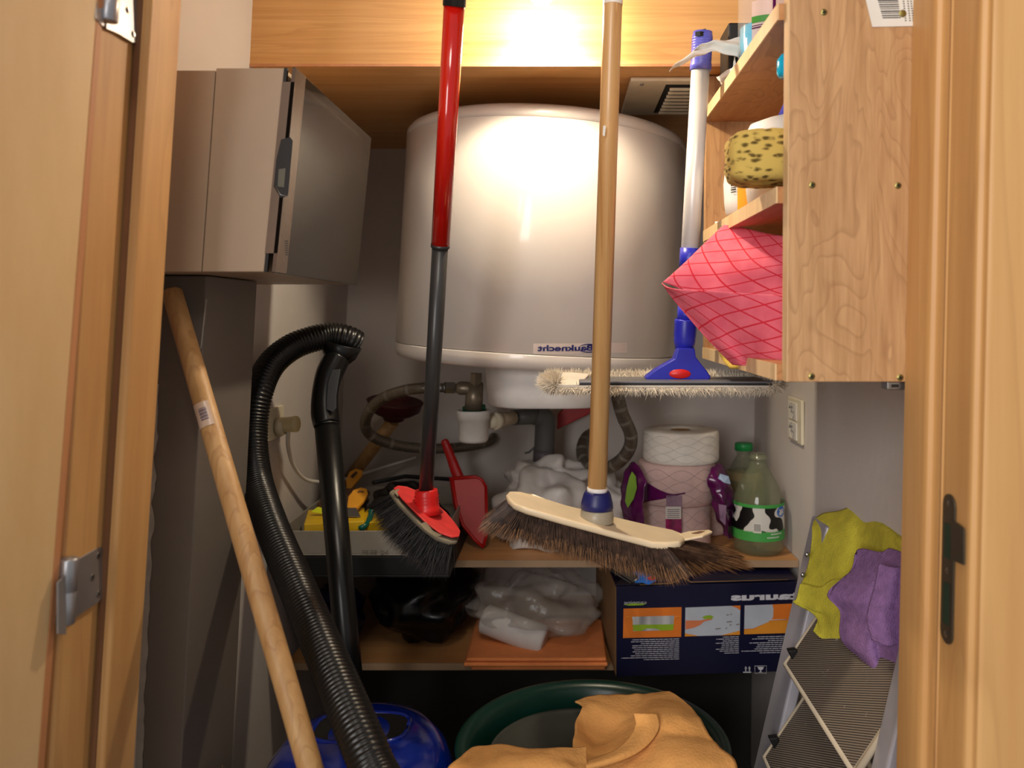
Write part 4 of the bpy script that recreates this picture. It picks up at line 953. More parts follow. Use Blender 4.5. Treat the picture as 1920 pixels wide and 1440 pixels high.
# ================================================================== vacuum cleaner
vc = W(-.268, 1.075, ZF)
t = thing('vacuum_cleaner', 'blue vacuum cleaner on the floor with black ribbed hose and black wand', 'vacuum cleaner', vc)
H_ = .452
m = M(); m.lathe([(0, 0), (.118, 0), (.124, .01), (.124, .30), (.130, .31), (.131, .34), (.128, .372), (.117, .404), (.098, .426), (.072, .437), (.03, .440), (0, .440)], vc, Vector((0, 0, 1)), 64, sx=.98, sy=1.12); m.obj('drum', m_vacb, t)
def ring(cx_, cy_, ax_, ay_, z, n=40, e=.6):
    out = []
    for k in range(n+1):
        a_ = 2*PI*k/n; f_ = lambda v: math.copysign(abs(v)**e, v)
        out.append(Vector((cx_+ax_*f_(math.cos(a_)), cy_+ay_*f_(math.sin(a_)), z)))
    return out
zr = vc.z+.4385
m = M(); m.tube(ring(vc.x-.0, vc.y+.012, .062, .040, zr), .0032, 10); m.obj('handle_recess_rim', m_vacb, t)
m = M(); m.poly(ring(vc.x-.0, vc.y+.012, .062, .040, zr+.0008)[:-1]); m.obj('handle_recess', m_dark, t)
hp = [P(668, 644, 1.315), P(650, 634, 1.305), P(620, 630, 1.30), P(585, 636, 1.285), P(545, 652, 1.265), P(508, 684, 1.235), P(485, 735, 1.205), P(474, 810, 1.19), P(481, 895, 1.155), P(506, 978, 1.07), P(548, 1080, .985), P(590, 1178, .91), P(637, 1290, .835), P(697, 1435, .765), P(765, 1620, .72), W(-.12, .74, -.78), W(-.15, .86, -.88), W(-.21, .94, -.87), W(-.24, .97, -.86)]
pp = resample(crom(hp, 16), .00135)
m = M(); rr = []
for k in range(len(pp)): rr.append((.0188, .0206, .0213, .0206)[k % 4])
m.tube(pp, rr, 22); m.obj('hose', m_hose, t)
wp = crom([P(676, 645, 1.31), P(668, 668, 1.30), P(648, 682, 1.295), P(622, 690, 1.29)], 6)
# cuff: flared ring where the hose meets the grip
cf0 = P(650, 640, 1.30); cfd = (P(628, 690, 1.29)-cf0).normalized()
m = M(); m.lathe([(0, .03), (.018, .028), (.027, .016), (.0325, -.002), (.0312, -.003), (.026, .0), (0, .004)], P(640, 648, 1.30), Vector((-.25, 0, -1)), 36, sx=1.0, sy=.8); m.obj('cuff', m_blackp, t)
gp = [P(634, 668, 1.295), P(618, 700, 1.285), P(610, 735, 1.275), P(609, 770, 1.265), P(613, 797, 1.255)]
m = M(); m.tube(crom(gp, 8), [.021-.0012*min(1, abs(k-16)/16)+.0008*math.sin(k*.3) for k in range(33)], 28); m.obj('grip', m_blackp, t)
m = M(); pg = [P(622, 694, 1.264), P(638, 692, 1.264), P(634, 716, 1.257), P(630, 742, 1.25), P(630, 766, 1.243), P(624, 773, 1.241), P(612, 768, 1.243), P(612, 744, 1.25), P(615, 714, 1.257)]
m.prism(pg, Vector((0, .004, 0))); m.obj('grip_panel', m_grip, t, bevel=.001)
m = M(); m.tube([P(612.5, 792, 1.257), P(612.5, 797, 1.256)], .0195, 28); m.tube([P(613, 796, 1.256), P(648, 1180, 1.20), P(662, 1330, 1.185)], [.0188, .0182, .018], 28); m.obj('wand', m_blackp, t)
# ---- long bare stick at the left
A_, B_ = P(322, 546, .935), P(582, 1440, .775)
dstk = (B_-A_); tt = (A_.z-.004)/(A_.z-B_.z); E_ = A_+dstk*tt
t = thing('wooden_pole', 'bare wooden pole leaning diagonally against the grey duct at left', 'pole', E_)
m = M(); m.tube([A_, A_+dstk*.004, E_], [.0095, .0112, .0118], 24); m.obj('shaft', m_pine2, t)
c = A_+dstk*.30; dn_ = dstk.normalized()
sd_ = dn_.cross(Vector((0, 1, 0))).normalized(); fw = sd_.cross(dn_).normalized()
if fw.y > 0: fw = -fw
rows = []
for k in range(-6, 7):
    a_ = k*.14; rows.append([c+dn_*u+sd_*math.sin(a_)*.0118+fw*math.cos(a_)*.0118 for u in (-.014, .014)])
m = M(); m.grid(rows); st = m.obj('sticker', plain('clear_sticker', S(206, 180, 158), .3), t)
m = M()
for k in range(8):
    u = -.007+k*.0018; rows = []
    for j in range(-2, 5): a_ = j*.12; rows.append([c+dn_*uu+sd_*math.sin(a_)*.0120+fw*math.cos(a_)*.0120 for uu in (u, u+(.0007, .0011)[k % 2])])
    m.grid(rows)
m.obj('barcode', m_ink, st)
# brown fringe at lower left (a brush resting behind the pole)
t = thing('dusting_brush', 'pale brown fringed brush end on the floor left of the vacuum cleaner', 'brush', W(-.42, 1.0, ZF))
m = M()
for _ in range(900):
    c0 = W(-.425+RND.gauss(0, .012), 1.0+RND.gauss(0, .012), -.575+RND.gauss(0, .006)); m.strand(c0, Vector((-.35+RND.gauss(0, .1), RND.gauss(0, .12), -1)), .08, .0006, 0, Vector((RND.gauss(0, .004), 0, 0)))
o = m.obj('bristles', m_fringe, t); o['kind'] = 'stuff'
m = M(); m.tube([W(-.428, 1.0, -.60), W(-.455, 1.0, -.70), W(-.462, 1.01, ZF+.004)], [.010, .013, .012], 16); m.obj('handle', m_pine2, t)
# ================================================================== tub, inner bucket, orange cloth
tc_ = W(.039, 1.10, ZF); rT = .183; hT = CZ-.572
t = thing('green_tub', 'dark green round plastic tub on the floor under the shelves', 'tub', tc_)
m = M(); m.lathe([(0, .004), (.13, .004), (.135, .01), (.166, hT-.03), (.171, hT-.012), (.1735, hT-.011), (.1735, hT-.004), (.183, hT-.001), (.1835, hT+.002), (.180, hT+.003), (.170, hT+.002), (.163, hT-.006), (.158, hT-.03), (.128, .012), (0, .009)], tc_, Vector((0, 0, 1)), 96); m.obj('tub_wall', m_tubg, t)
bh = .350
t = thing('inner_bucket', 'smaller grey bucket standing inside the green tub', 'bucket', W(.020, 1.045, ZF+.012))
m = M(); m.lathe([(0, -.07), (.085, -.07), (.09, -.06), (.113, bh-.02), (.1155, bh-.016), (.117, bh-.004), (.115, bh-.0), (.111, bh-.002), (.108, bh-.006), (0, bh-.004)], W(.020, 1.045, -.906), Vector((0, .0, 1)), 72); m.obj('bucket_body', m_tubin, t)
# orange chamois cloth draped over the tub front
def drp(p, u, v): return p+Vector((0, .003*math.sin(9*v+5*u), .0035*noise.noise(p*26)+.0015*noise.noise(p*70)))
t = thing('chamois_cloth', 'orange-yellow chamois cloth draped over the front of the green tub', 'cloth', P(1150, 1445, .97))
rows = [[P(1078, 1316, 1.13), P(1120, 1307, 1.14), P(1180, 1302, 1.15), P(1220, 1300, 1.15), P(1255, 1300, 1.14)],
        [P(1092, 1328, 1.11), P(1130, 1330, 1.11), P(1178, 1334, 1.11), P(1225, 1312, 1.12), P(1290, 1318, 1.10)],
        [P(1080, 1352, 1.08), P(1125, 1368, 1.09), P(1180, 1352, 1.09), P(1230, 1330, 1.07), P(1312, 1345, 1.06)],
        [P(1078, 1375, 1.05), P(1125, 1392, 1.07), P(1185, 1375, 1.06), P(1245, 1362, 1.03), P(1330, 1378, 1.03)],
        [P(1074, 1402, 1.02), P(1120, 1408, 1.04), P(1190, 1405, 1.02), P(1260, 1400, .99), P(1350, 1402, 1.0)],
        [P(1085, 1450, .98), P(1130, 1445, .99), P(1200, 1440, .98), P(1280, 1436, .96), P(1380, 1430, .98)],
        [P(1085, 1530, .95), P(1140, 1525, .95), P(1210, 1520, .94), P(1290, 1510, .93), P(1385, 1490, .95)]]
m = M(); m.grid(loft(rows, 9, 8, drp)); m.obj('draped_half', m_orangec, t, solid=.0025)
rows = [[P(885, 1404, .985), P(930, 1402, .98), P(1000, 1403, .975), P(1060, 1404, .975), P(1100, 1400, .985)],
        [P(862, 1425, .965), P(930, 1420, .955), P(1000, 1420, .95), P(1065, 1424, .955), P(1100, 1425, .97)],
        [P(835, 1448, .945), P(920, 1450, .935), P(1000, 1450, .93), P(1070, 1450, .94), P(1105, 1455, .96)],
        [P(825, 1520, .93), P(920, 1530, .92), P(1000, 1530, .915), P(1070, 1530, .93), P(1105, 1530, .95)]]
m = M(); m.grid(loft(rows, 8, 8, drp)); m.obj('front_half', m_orangec, t, solid=.0025)
fold = crom([P(1232, 1338, 1.045), P(1236, 1362, 1.03), P(1222, 1388, 1.01), P(1195, 1410, .99), P(1150, 1428, .975), P(1100, 1442, .965)], 8)
rows = [[p+Vector((-.001, -.004, .001)) for p in fold], [p+Vector((-.016, -.010, .004)) for p in fold], [p+Vector((-.030, -.004, .002)) for p in fold]]
m = M(); m.grid(loft(rows, 1, 6, None)); m.obj('rolled_fold', m_orangec, t, solid=.003)
# ================================================================== ladder and towels
RA = W(.3856, 1.27, -.3086); RB = W(.2946, 1.27, -.7016); rd = (RB-RA).normalized(); tF = (RA.z-.006)/(RA.z-RB.z); RC = RA+(RB-RA)*tF
t = thing('step_ladder', 'folded grey step ladder with ribbed treads leaning on the right wall', 'ladder', W(.25, 1.06, ZF))
nx = Vector((0, 1, 0)).cross(rd).normalized(); nx = nx if nx.x > 0 else -nx
def rail(yc, hw_):
    m = M(); pts = [RA+Vector((0, 0, 0)), RC]; c0 = (RA+RC)/2; c0.y = yc
    m.obox(Vector((c0.x, yc, c0.z))+nx*.009, nx*.009, Vector((0, hw_, 0)), (RC-RA)/2)
    return m
rail(1.235, .035).obj('side_rail', m_rail, t, bevel=.004)
rail(.892, .018).obj('side_rail', m_rail, t, bevel=.004)
m = M(); tp = RA+nx*.009+Vector((.016, 0, -.030))
m.tube(crom([Vector((tp.x-.016, 1.235, tp.z-.004)), Vector((tp.x-.004, 1.225, tp.z+.008)), Vector((tp.x+.004, 1.18, tp.z+.014)), Vector((tp.x+.004, 1.05, tp.z+.014)), Vector((tp.x+.004, .93, tp.z+.014)), Vector((tp.x+.002, .895, tp.z+.004))], 6), .0075, 18); m.obj('top_bar', m_rail, t)
for (L_, U_) in (((.3275, -.512), (.3995, -.404)), ((.2970, -.648), (.3690, -.540)), ((.2665, -.784), (.3385, -.676))):
    yA, yB = 1.198, .912; a0, a1 = W(L_[0], 0, L_[1]), W(U_[0], 0, U_[1]); dv = (a1-a0); nd = Vector((-dv.z, 0, dv.x)).normalized()
    if nd.x > 0: nd = -nd
    p = [Vector((a0.x, yB, a0.z)), Vector((a0.x, yA, a0.z)), Vector((a1.x, yA, a1.z)), Vector((a1.x, yB, a1.z))]
    m = M(); m.prism([x-nd*.004 for x in p], nd*.008); st = m.obj('tread', m_stepf, t, bevel=.0025)
    cc = sum(p, Vector())/4; pi_ = [cc+(x-cc)*.955 for x in p]
    m = M(); m.prism([x+nd*.0042 for x in pi_], nd*.0008); m.obj('tread_mat', m_mat, st)
    m = M(); m.tube([x+nd*.002 for x in (p+[p[0]])], .0042, 12); m.obj('tread_rim', m_stepf, st)
for (x, y) in ((1484, 1222), (1449, 1385)):
    m = M(); m.prism([P(x-11, y-8, 1.195), P(x+6, y-10, 1.195), P(x+10, y-2, 1.195), P(x+1, y+16, 1.195)], Vector((.0, -.012, 0))); m.obj('hinge_stop', m_black2, t, bevel=.002)
for x, y in ((1514, 1040), (1506, 1078)):
    m = M(); m.lathe([(0, .002), (.003, .0015), (.004, 0)], P(x, y, 1.198), Vector((0, -1, 0)), 12); m.obj('rivet', m_steel, t)
def tw(a1, f1):
    def g(p, u, v): return p+Vector((.0, a1*math.sin(f1*v+1.5*u), .0015*noise.noise(p*40)))
    return g
rows = [[P(1523, 985, 1.245), P(1545, 965, 1.245), P(1580, 955, 1.22), P(1612, 948, 1.19), P(1640, 966, 1.13), P(1680, 996, 1.05), P(1725, 1030, .97)],
        [P(1524, 1010, 1.225), P(1550, 996, 1.205), P(1590, 982, 1.17), P(1625, 990, 1.13), P(1655, 996, 1.06), P(1690, 1018, 1.00), P(1730, 1050, .94)],
        [P(1519, 1060, 1.215), P(1548, 1050, 1.185), P(1590, 1040, 1.14), P(1625, 1046, 1.11), P(1655, 1060, 1.06), P(1695, 1070, 1.01), P(1732, 1085, .955)],
        [P(1502, 1108, 1.205), P(1535, 1115, 1.18), P(1575, 1115, 1.13), P(1615, 1115, 1.09), P(1655, 1120, 1.05), P(1695, 1125, 1.01), P(1732, 1130, .955)]]
t = thing('microfibre_towel', 'yellow-green towel hung over the top of the step ladder', 'towel', P(1550, 1200, 1.17))
m = M(); m.grid(loft(rows, 7, 7, tw(.007, 16))); m.obj('towel_top', m_yellowc, t, solid=.003)
rows = [[P(1500, 1095, 1.205), P(1530, 1100, 1.18), P(1560, 1090, 1.15), P(1600, 1080, 1.12)],
        [P(1494, 1122, 1.20), P(1522, 1138, 1.178), P(1556, 1130, 1.14), P(1592, 1120, 1.11)],
        [P(1490, 1130, 1.198), P(1535, 1146, 1.172), P(1560, 1160, 1.13), P(1588, 1160, 1.10)],
        [P(1534, 1156, 1.17), P(1537, 1168, 1.16), P(1560, 1182, 1.125), P(1584, 1182, 1.10)],
        [P(1527, 1186, 1.155), P(1540, 1196, 1.145), P(1562, 1201, 1.12), P(1582, 1200, 1.10)]]
m = M(); m.grid(loft(rows, 7, 7, tw(.004, 11))); m.obj('towel_end', m_yellowc, t, solid=.003)
t = thing('microfibre_towel', 'purple towel hung over the step ladder, beside the door frame', 'towel', P(1650, 1262, 1.0))
rows = [[P(1606, 1042, 1.085), P(1630, 1030, 1.07), P(1665, 1033, 1.03), P(1700, 1038, .99), P(1740, 1050, .94)],
        [P(1598, 1075, 1.075), P(1628, 1060, 1.055), P(1660, 1062, 1.02), P(1700, 1068, .975), P(1742, 1075, .93)],
        [P(1555, 1118, 1.075), P(1605, 1115, 1.04), P(1650, 1112, 1.01), P(1700, 1115, .965), P(1742, 1120, .92)],
        [P(1580, 1150, 1.07), P(1615, 1150, 1.03), P(1652, 1150, 1.0), P(1700, 1155, .955), P(1742, 1160, .91)],
        [P(1582, 1200, 1.06), P(1615, 1210, 1.02), P(1655, 1205, .99), P(1700, 1208, .95), P(1742, 1210, .905)],
        [P(1612, 1236, 1.045), P(1630, 1240, 1.01), P(1660, 1238, .985), P(1700, 1240, .945), P(1742, 1240, .90)],
        [P(1624, 1262, 1.04), P(1640, 1265, 1.005), P(1665, 1266, .98), P(1700, 1266, .94), P(1742, 1266, .90)]]
m = M(); m.grid(loft(rows, 8, 6, lambda p, u, v: p+Vector((0, .011*math.sin(13*v+1.5*u), .002*noise.noise(p*40))))); m.obj('towel_body', m_purple, t, solid=.004)
g = crom([P(1672, 1060, .99), P(1662, 1110, .985), P(1650, 1160, .975), P(1660, 1205, .965)], 8)
rows = [[p+Vector((-.012, .008, 0)) for p in g], [p+Vector((-.002, -.008, 0)) for p in g], [p+Vector((.012, -.004, 0)) for p in g], [p+Vector((.028, .006, 0)) for p in g]]
m = M(); m.grid(loft(rows, 1, 5)); m.obj('towel_fold', m_purple, t, solid=.003)
# ================================================================== upper shelf contents
# trays at the left
m = M(); X0, X1 = -.470, -.190
def tray(x0, x1, y0, y1, z0, z1, th):
    m = M(); m.box(x0, x1, y0, y1, z0, z0+th); m.box(x0, x1, y0, y0+th, z0+th, z1); m.box(x0, x1, y1-th, y1, z0+th, z1)
    m.box(x0, x0+th, y0+th, y1-th, z0+th, z1); m.box(x1-th, x1, y0+th, y1-th, z0+th, z1); return m
tag(tray(-.478, -.188, 1.352, 1.72, ZM+.0005, -.398, .004).obj('black_tray', m_black2, bevel=.001), 'black shallow tray under the grey tray on the upper shelf', 'tray')
gt = thing('grey_tray', 'pale grey open tray of tools at the left of the upper shelf', 'tray', W(-.33, 1.53, -.397))
tray(-.474, -.194, 1.356, 1.71, -.3975, -.3565, .003).obj('tray_body', m_tray, gt, bevel=.001)
for s_, xa, xb in (('KEEP', 678, 728), ('TIME', 578, 632)):
    if s_ == 'KEEP': text('KEE', lambda u, v: onplane(xa+(xb-xa)*u, 1041.5-10*v, W(0, 1.356, 0), nN, .0008), plain('embossed_grey', S(122, 116, 106), .5), gt)
pY2 = W(0, 1.356, 0)
# tray contents
t_ = M(); t_.obox(W(-.395, 1.42, -.357), Vector((.048, .01, .0)), Vector((-.012, .05, 0)), Vector((0, -.0, .011))); tag(t_.obj('yellow_box', m_yel, bevel=.002), 'yellow box at the left front of the grey tray', 'box')
t_ = M(); t_.obox(W(-.30, 1.46, -.362), Vector((.055, .0, 0)), Vector((0, .07, 0)), Vector((0, -.002, .012))); tag(t_.obj('yellow_sleeve', m_yel, bevel=.002), 'flat yellow sleeve right of the black wand in the grey tray', 'packet')
t_ = M(); t_.poly([P(583, 960, 1.415), P(596, 950, 1.42), P(612, 954, 1.42), P(610, 964, 1.415)]); tag(t_.obj('sticky_note', m_lime, solid=.001), 'small fluorescent yellow note on the yellow box', 'note')
t_ = M(); t_.blob(W(-.415, 1.55, -.355), (.045, .05, .028), .2, 6, 3); tag(t_.obj('brown_pouch', m_brown), 'crumpled brown pouch at the back of the grey tray', 'pouch')
t = thing('paint_scraper', 'orange-yellow handled scraper with hole lying in the grey tray', 'scraper', P(665, 950, 1.44))
hs = [P(650, 952, 1.42), P(653, 930, 1.45), P(662, 918, 1.48), P(676, 913, 1.50), P(688, 916, 1.50), P(690, 924, 1.48), P(682, 938, 1.45), P(668, 952, 1.42)]
m = M(); m.prism(hs, Vector((0, .0, -.007))); m.obj('handle', m_yel2, t, bevel=.002)
m = M(); m.tube(crom([P(668, 926, 1.475), P(674, 921, 1.478), P(682, 922, 1.478)], 4), .0012, 8); m.obj('handle_hole', m_brown, t)
m = M(); m.prism([P(650, 952, 1.42), P(668, 952, 1.42), P(676, 968, 1.40), P(650, 968, 1.40)], Vector((0, 0, -.0015))); m.obj('blade', m_steel, t)
t = thing('paint_scraper', 'yellow-orange handled scraper standing behind in the grey tray, near the plunger handle', 'scraper', P(655, 925, 1.6))
m = M(); m.prism([P(650, 925, 1.60), P(648, 900, 1.62), P(655, 884, 1.63), P(668, 878, 1.64), P(680, 882, 1.64), P(678, 892, 1.63), P(664, 908, 1.61)], Vector((0, .006, -.004))); m.obj('handle', m_yel2, t, bevel=.002)
m = M(); m.tube([P(660, 894, 1.612), P(668, 886, 1.625)], .003, 10); m.obj('handle_hole', m_brown, t)
t_ = M(); t_.tube(crom([P(697, 958, 1.41), P(694, 970, 1.40), P(686, 984, 1.385), P(673, 992, 1.38)], 5), [.006, .006, .0055, .005, .005, .005, .005, .0045, .004, .004, .0045, .0055, .006, .006, .006, .004], 14); tag(t_.obj('screwdriver_handle', m_teal), 'glossy teal green tool handle at the front of the grey tray', 'tool')
t_ = M(); t_.blob(P(765, 950, 1.52), (.068, .06, .045), .2, 6, 5, flatb=CZ-.39); tag(t_.obj('black_pouch', m_blackbag), 'black pouch behind the red broom head', 'pouch')
t_ = M(); t_.tube([P(700, 905, 1.5), P(760, 893, 1.6), P(850, 899, 1.6)], .004, 8); tag(t_.obj('black_stick', m_black2), 'thin black rod lying over the black pouch', 'rod')
# red dustpan
t = thing('dustpan', 'dark red dustpan standing on the upper shelf behind the broom heads', 'dustpan', P(890, 1028, 1.5))
o_ = [P(848, 898, 1.56), P(893, 894, 1.56), P(903, 899, 1.56), P(911, 912, 1.555), P(913, 1000, 1.52), P(906, 1026, 1.515), P(890, 1012, 1.515), P(868, 985, 1.525), P(856, 950, 1.54)]
m = M(); m.prism(o_, Vector((-.01, .02, .0))); m.obj('pan', m_pan, t, bevel=.002)
m = M(); m.tube([o_[3], o_[4], o_[5]], .003, 8); m.tube([o_[0], o_[8], o_[7], o_[6], o_[5]], .003, 8); m.tube([o_[0], o_[1], o_[2], o_[3]], .003, 8); m.obj('pan_rim', m_pan, t)
m = M(); m.tube(crom([P(862, 902, 1.60), P(850, 870, 1.61), P(838, 838, 1.62), P(832, 824, 1.62)], 6), [.012, .0115, .011, .0105, .0105, .010, .010, .0095, .009, .009, .009, .0085, .0085, .008, .008, .008, .007, .006, .003], 14, flat=.6); m.obj('handle', m_pan, t)
# white carrier bag
def wrinkle(p): return p+Vector((.002*noise.noise(p*30), .002*noise.noise(p*34+Vector((3, 1, 2))), .003*(1-abs(noise.noise(p*22))*3)))
t = thing('carrier_bag', 'stuffed white carrier bag on the upper shelf behind the cream broom head', 'bag', W(-.045, 1.55, ZM))
m = M(); m.blob(P(1022, 974, 1.585), (.098, .098, .090), .16, 6, 2, 72, 52, flatb=CZ+ZM+.001, wr=.02, fn=wrinkle); m.obj('bag_body', m_bagw, t)
m = M(); m.blob(P(1022, 905, 1.63), (.078, .06, .045), .25, 6, 8, 64, 44, wr=.025, fn=wrinkle); m.obj('bag_top', m_bagw, t)
m = M(); m.blob(P(1110, 945, 1.66), (.075, .05, .060), .2, 6, 12, 56, 40, flatb=CZ+ZM+.001, wr=.025, fn=wrinkle); m.obj('bag_side', m_bagw, t)
# toilet paper
def roll(px, Y, r, z0, z1, mat, label, bulge=0.0, name='toilet_roll', grp=None):
    X = (px-CX)/F*Y; o = W(X, Y, z0); h = z1-z0
    t = thing(name, label, 'toilet roll', o, grp)
    pr = [(.019, .001), (r-.004, .0), (r-.001, .002)]+[(r+bulge*math.sin(PI*k/8), .002+(h-.004)*k/8) for k in range(1, 8)]+[(r-.001, h-.002), (r-.004, h), (.021, h-.0004), (.019, h-.002), (.019, h*.2)]
    m = M(); m.lathe(pr, o, Vector((0, 0, 1)), 64); m.obj('paper', mat, t)
    m = M(); m.lathe([(.0192, .002), (.0192, h-.001), (.018, h-.001), (.018, .002)], o, Vector((0, 0, 1)), 32); m.obj('core', m_kraft, t)
    # embossed wave lines
    m = M()
    for j in range(3):
        for sgn in (-1, 1):
            pts = []
            for k in range(41):
                a_ = -1.5+3.0*k/40; zz = h*(.22+.28*j)+sgn*h*.13*math.cos(a_*5)
                if zz < .003 or zz > h-.003: zz = min(max(zz, .003), h-.003)
                rr_ = r+bulge*math.sin(PI*zz/h)+.0001; pts.append(o+Vector((rr_*math.sin(a_), -rr_*math.cos(a_), zz)))
            m.tube(pts, .00045, 5)
    m.obj('embossed_lines', plain('emboss_line', tuple(c*.78 for c in mat.node_tree.nodes['Color Ramp'].color_ramp.elements[0].color[:3])+(1,), .9), t)
    return t
roll(1276, 1.55, .0715, -.2725, -.2145, m_tp, 'white toilet roll on top of the stack')
roll(1268, 1.55, .0720, -.3480, -.2730, m_tppink, 'pinkish toilet roll in torn film, second from the top', .004)
roll(1268, 1.55, .0645, -.4320, -.3485, m_tppink, 'pale pink toilet roll at the front foot of the stack, below the torn film')
roll(1322, 1.645, .045, -.4320, -.375, m_tppink, 'pink toilet roll peeping out low behind the stack')
t = thing('torn_packaging', 'torn purple plastic film wrapped around the toilet rolls', 'packaging', W(.21, 1.5, ZM))
def cr(p, u, v): return p+Vector((.004*noise.noise(p*60), .005*noise.noise(p*50+Vector((5, 0, 0))), .004*noise.noise(p*70)))
rows = [[P(1176, 872, 1.52), P(1190, 866, 1.5), P(1206, 890, 1.475)], [P(1168, 900, 1.51), P(1188, 896, 1.48), P(1212, 905, 1.465)], [P(1165, 935, 1.51), P(1186, 935, 1.475), P(1208, 935, 1.463)], [P(1165, 965, 1.5), P(1188, 968, 1.47), P(1204, 960, 1.462)], [P(1172, 985, 1.5), P(1192, 992, 1.47), P(1210, 990, 1.462)]]
m = M(); m.grid(loft(rows, 5, 5, cr)); m.obj('film_left', m_film, t, solid=.0005)
def cyq(px, py, r=.0765, Yc=1.55, pxc=1268):
    Xc = (pxc-CX)/F*Yc; d_ = Vector(((px-CX)/F, 1, 0)); a_ = d_.x**2+1; b_ = -2*(d_.x*Xc+Yc); c_ = Xc*Xc+Yc*Yc-r*r; D = b_*b_-4*a_*c_
    Y = (-b_-math.sqrt(max(D, 0)))/(2*a_) if D > 0 else Yc; return P(px, py, Y)
rows = [[cyq(1196, 893), cyq(1200, 905), cyq(1202, 945)], [cyq(1215, 906), cyq(1215, 918), cyq(1216, 940)], [cyq(1240, 920), cyq(1240, 926), cyq(1240, 936)], [cyq(1262, 926), cyq(1262, 928), cyq(1260, 931)], [cyq(1285, 923), cyq(1285, 924.5), cyq(1284, 926)]]
m = M(); m.grid(loft(rows, 4, 5)); m.obj('film_front', m_film, t, solid=.0005)
lf_ = [cyq(1178+14*0+x, y, .082) for x, y in ((12, 885), (18, 892), (20, 915), (14, 935), (4, 950), (-1, 940), (0, 915), (5, 895))]
lf_ = [P(1175+x, y, 1.462) for x, y in ((10, 884), (17, 893), (19, 915), (13, 935), (2, 952), (-3, 940), (0, 915), (5, 895))]
m = M(); m.prism(lf_, Vector((0, -.0006, 0))); m.obj('leaf_print', m_leafg, t)
m = M(); rows = [[cyq(x, y, .078) for x in (1249, 1257, 1265, 1273, 1279)] for y in (929, 950, 953)]; m.grid(rows); m.obj('film_window', m_filmc, t)
m = M(); rows = [[cyq(x, y, .0783) for x in (1248, 1256, 1264, 1272, 1277)] for y in (950, 973)]; m.grid(rows); lb = m.obj('info_label', m_lcream, t)
m = M()
for k in range(5):
    y = 955+k*3.6; m.grid([[cyq(x, yy, .0786) for x in (1251, 1262, 1274)] for yy in (y, y+1.1)])
m.obj('print', m_film, lb)
m = M(); rows = [[cyq(x, y, .078) for x in (1248, 1256, 1264, 1272, 1278)] for y in (973, 985, 1000)]; m.grid(rows); m.obj('film_foot', plain('magenta_film', S(150, 30, 90), .2, var=.5, vs=60), t)
rows = [[P(1340, 872, 1.50), P(1352, 868, 1.52), P(1362, 885, 1.55)], [P(1326, 895, 1.485), P(1348, 892, 1.49), P(1368, 900, 1.53)], [P(1330, 912, 1.485), P(1352, 910, 1.475), P(1376, 925, 1.52)], [P(1338, 935, 1.49), P(1356, 938, 1.475), P(1377, 950, 1.52)], [P(1342, 965, 1.50), P(1358, 970, 1.475), P(1376, 975, 1.52)], [P(1352, 985, 1.5), P(1362, 995, 1.48), P(1374, 990, 1.52)], [P(1358, 1008, 1.5), P(1366, 1010, 1.48), P(1374, 1008, 1.52)]]
m = M(); m.grid(loft(rows, 6, 5, lambda p, u, v: cr(cr(p, u, v), u, v))); m.obj('film_right', m_film, t, solid=.0005)
m = M(); m.prism([P(1350, 888, 1.468), P(1366, 893, 1.47), P(1370, 908, 1.47), P(1358, 905, 1.465), P(1346, 897, 1.468)], Vector((0, -.0005, 0))); m.obj('film_sky_print', plain('sky_print', S(150, 170, 196), .3), t)
m = M(); m.prism([P(1347, 945, 1.468), P(1362, 948, 1.465), P(1360, 985, 1.468), P(1350, 975, 1.468)], Vector((0, -.0005, 0))); m.obj('film_window', m_filmc, t)
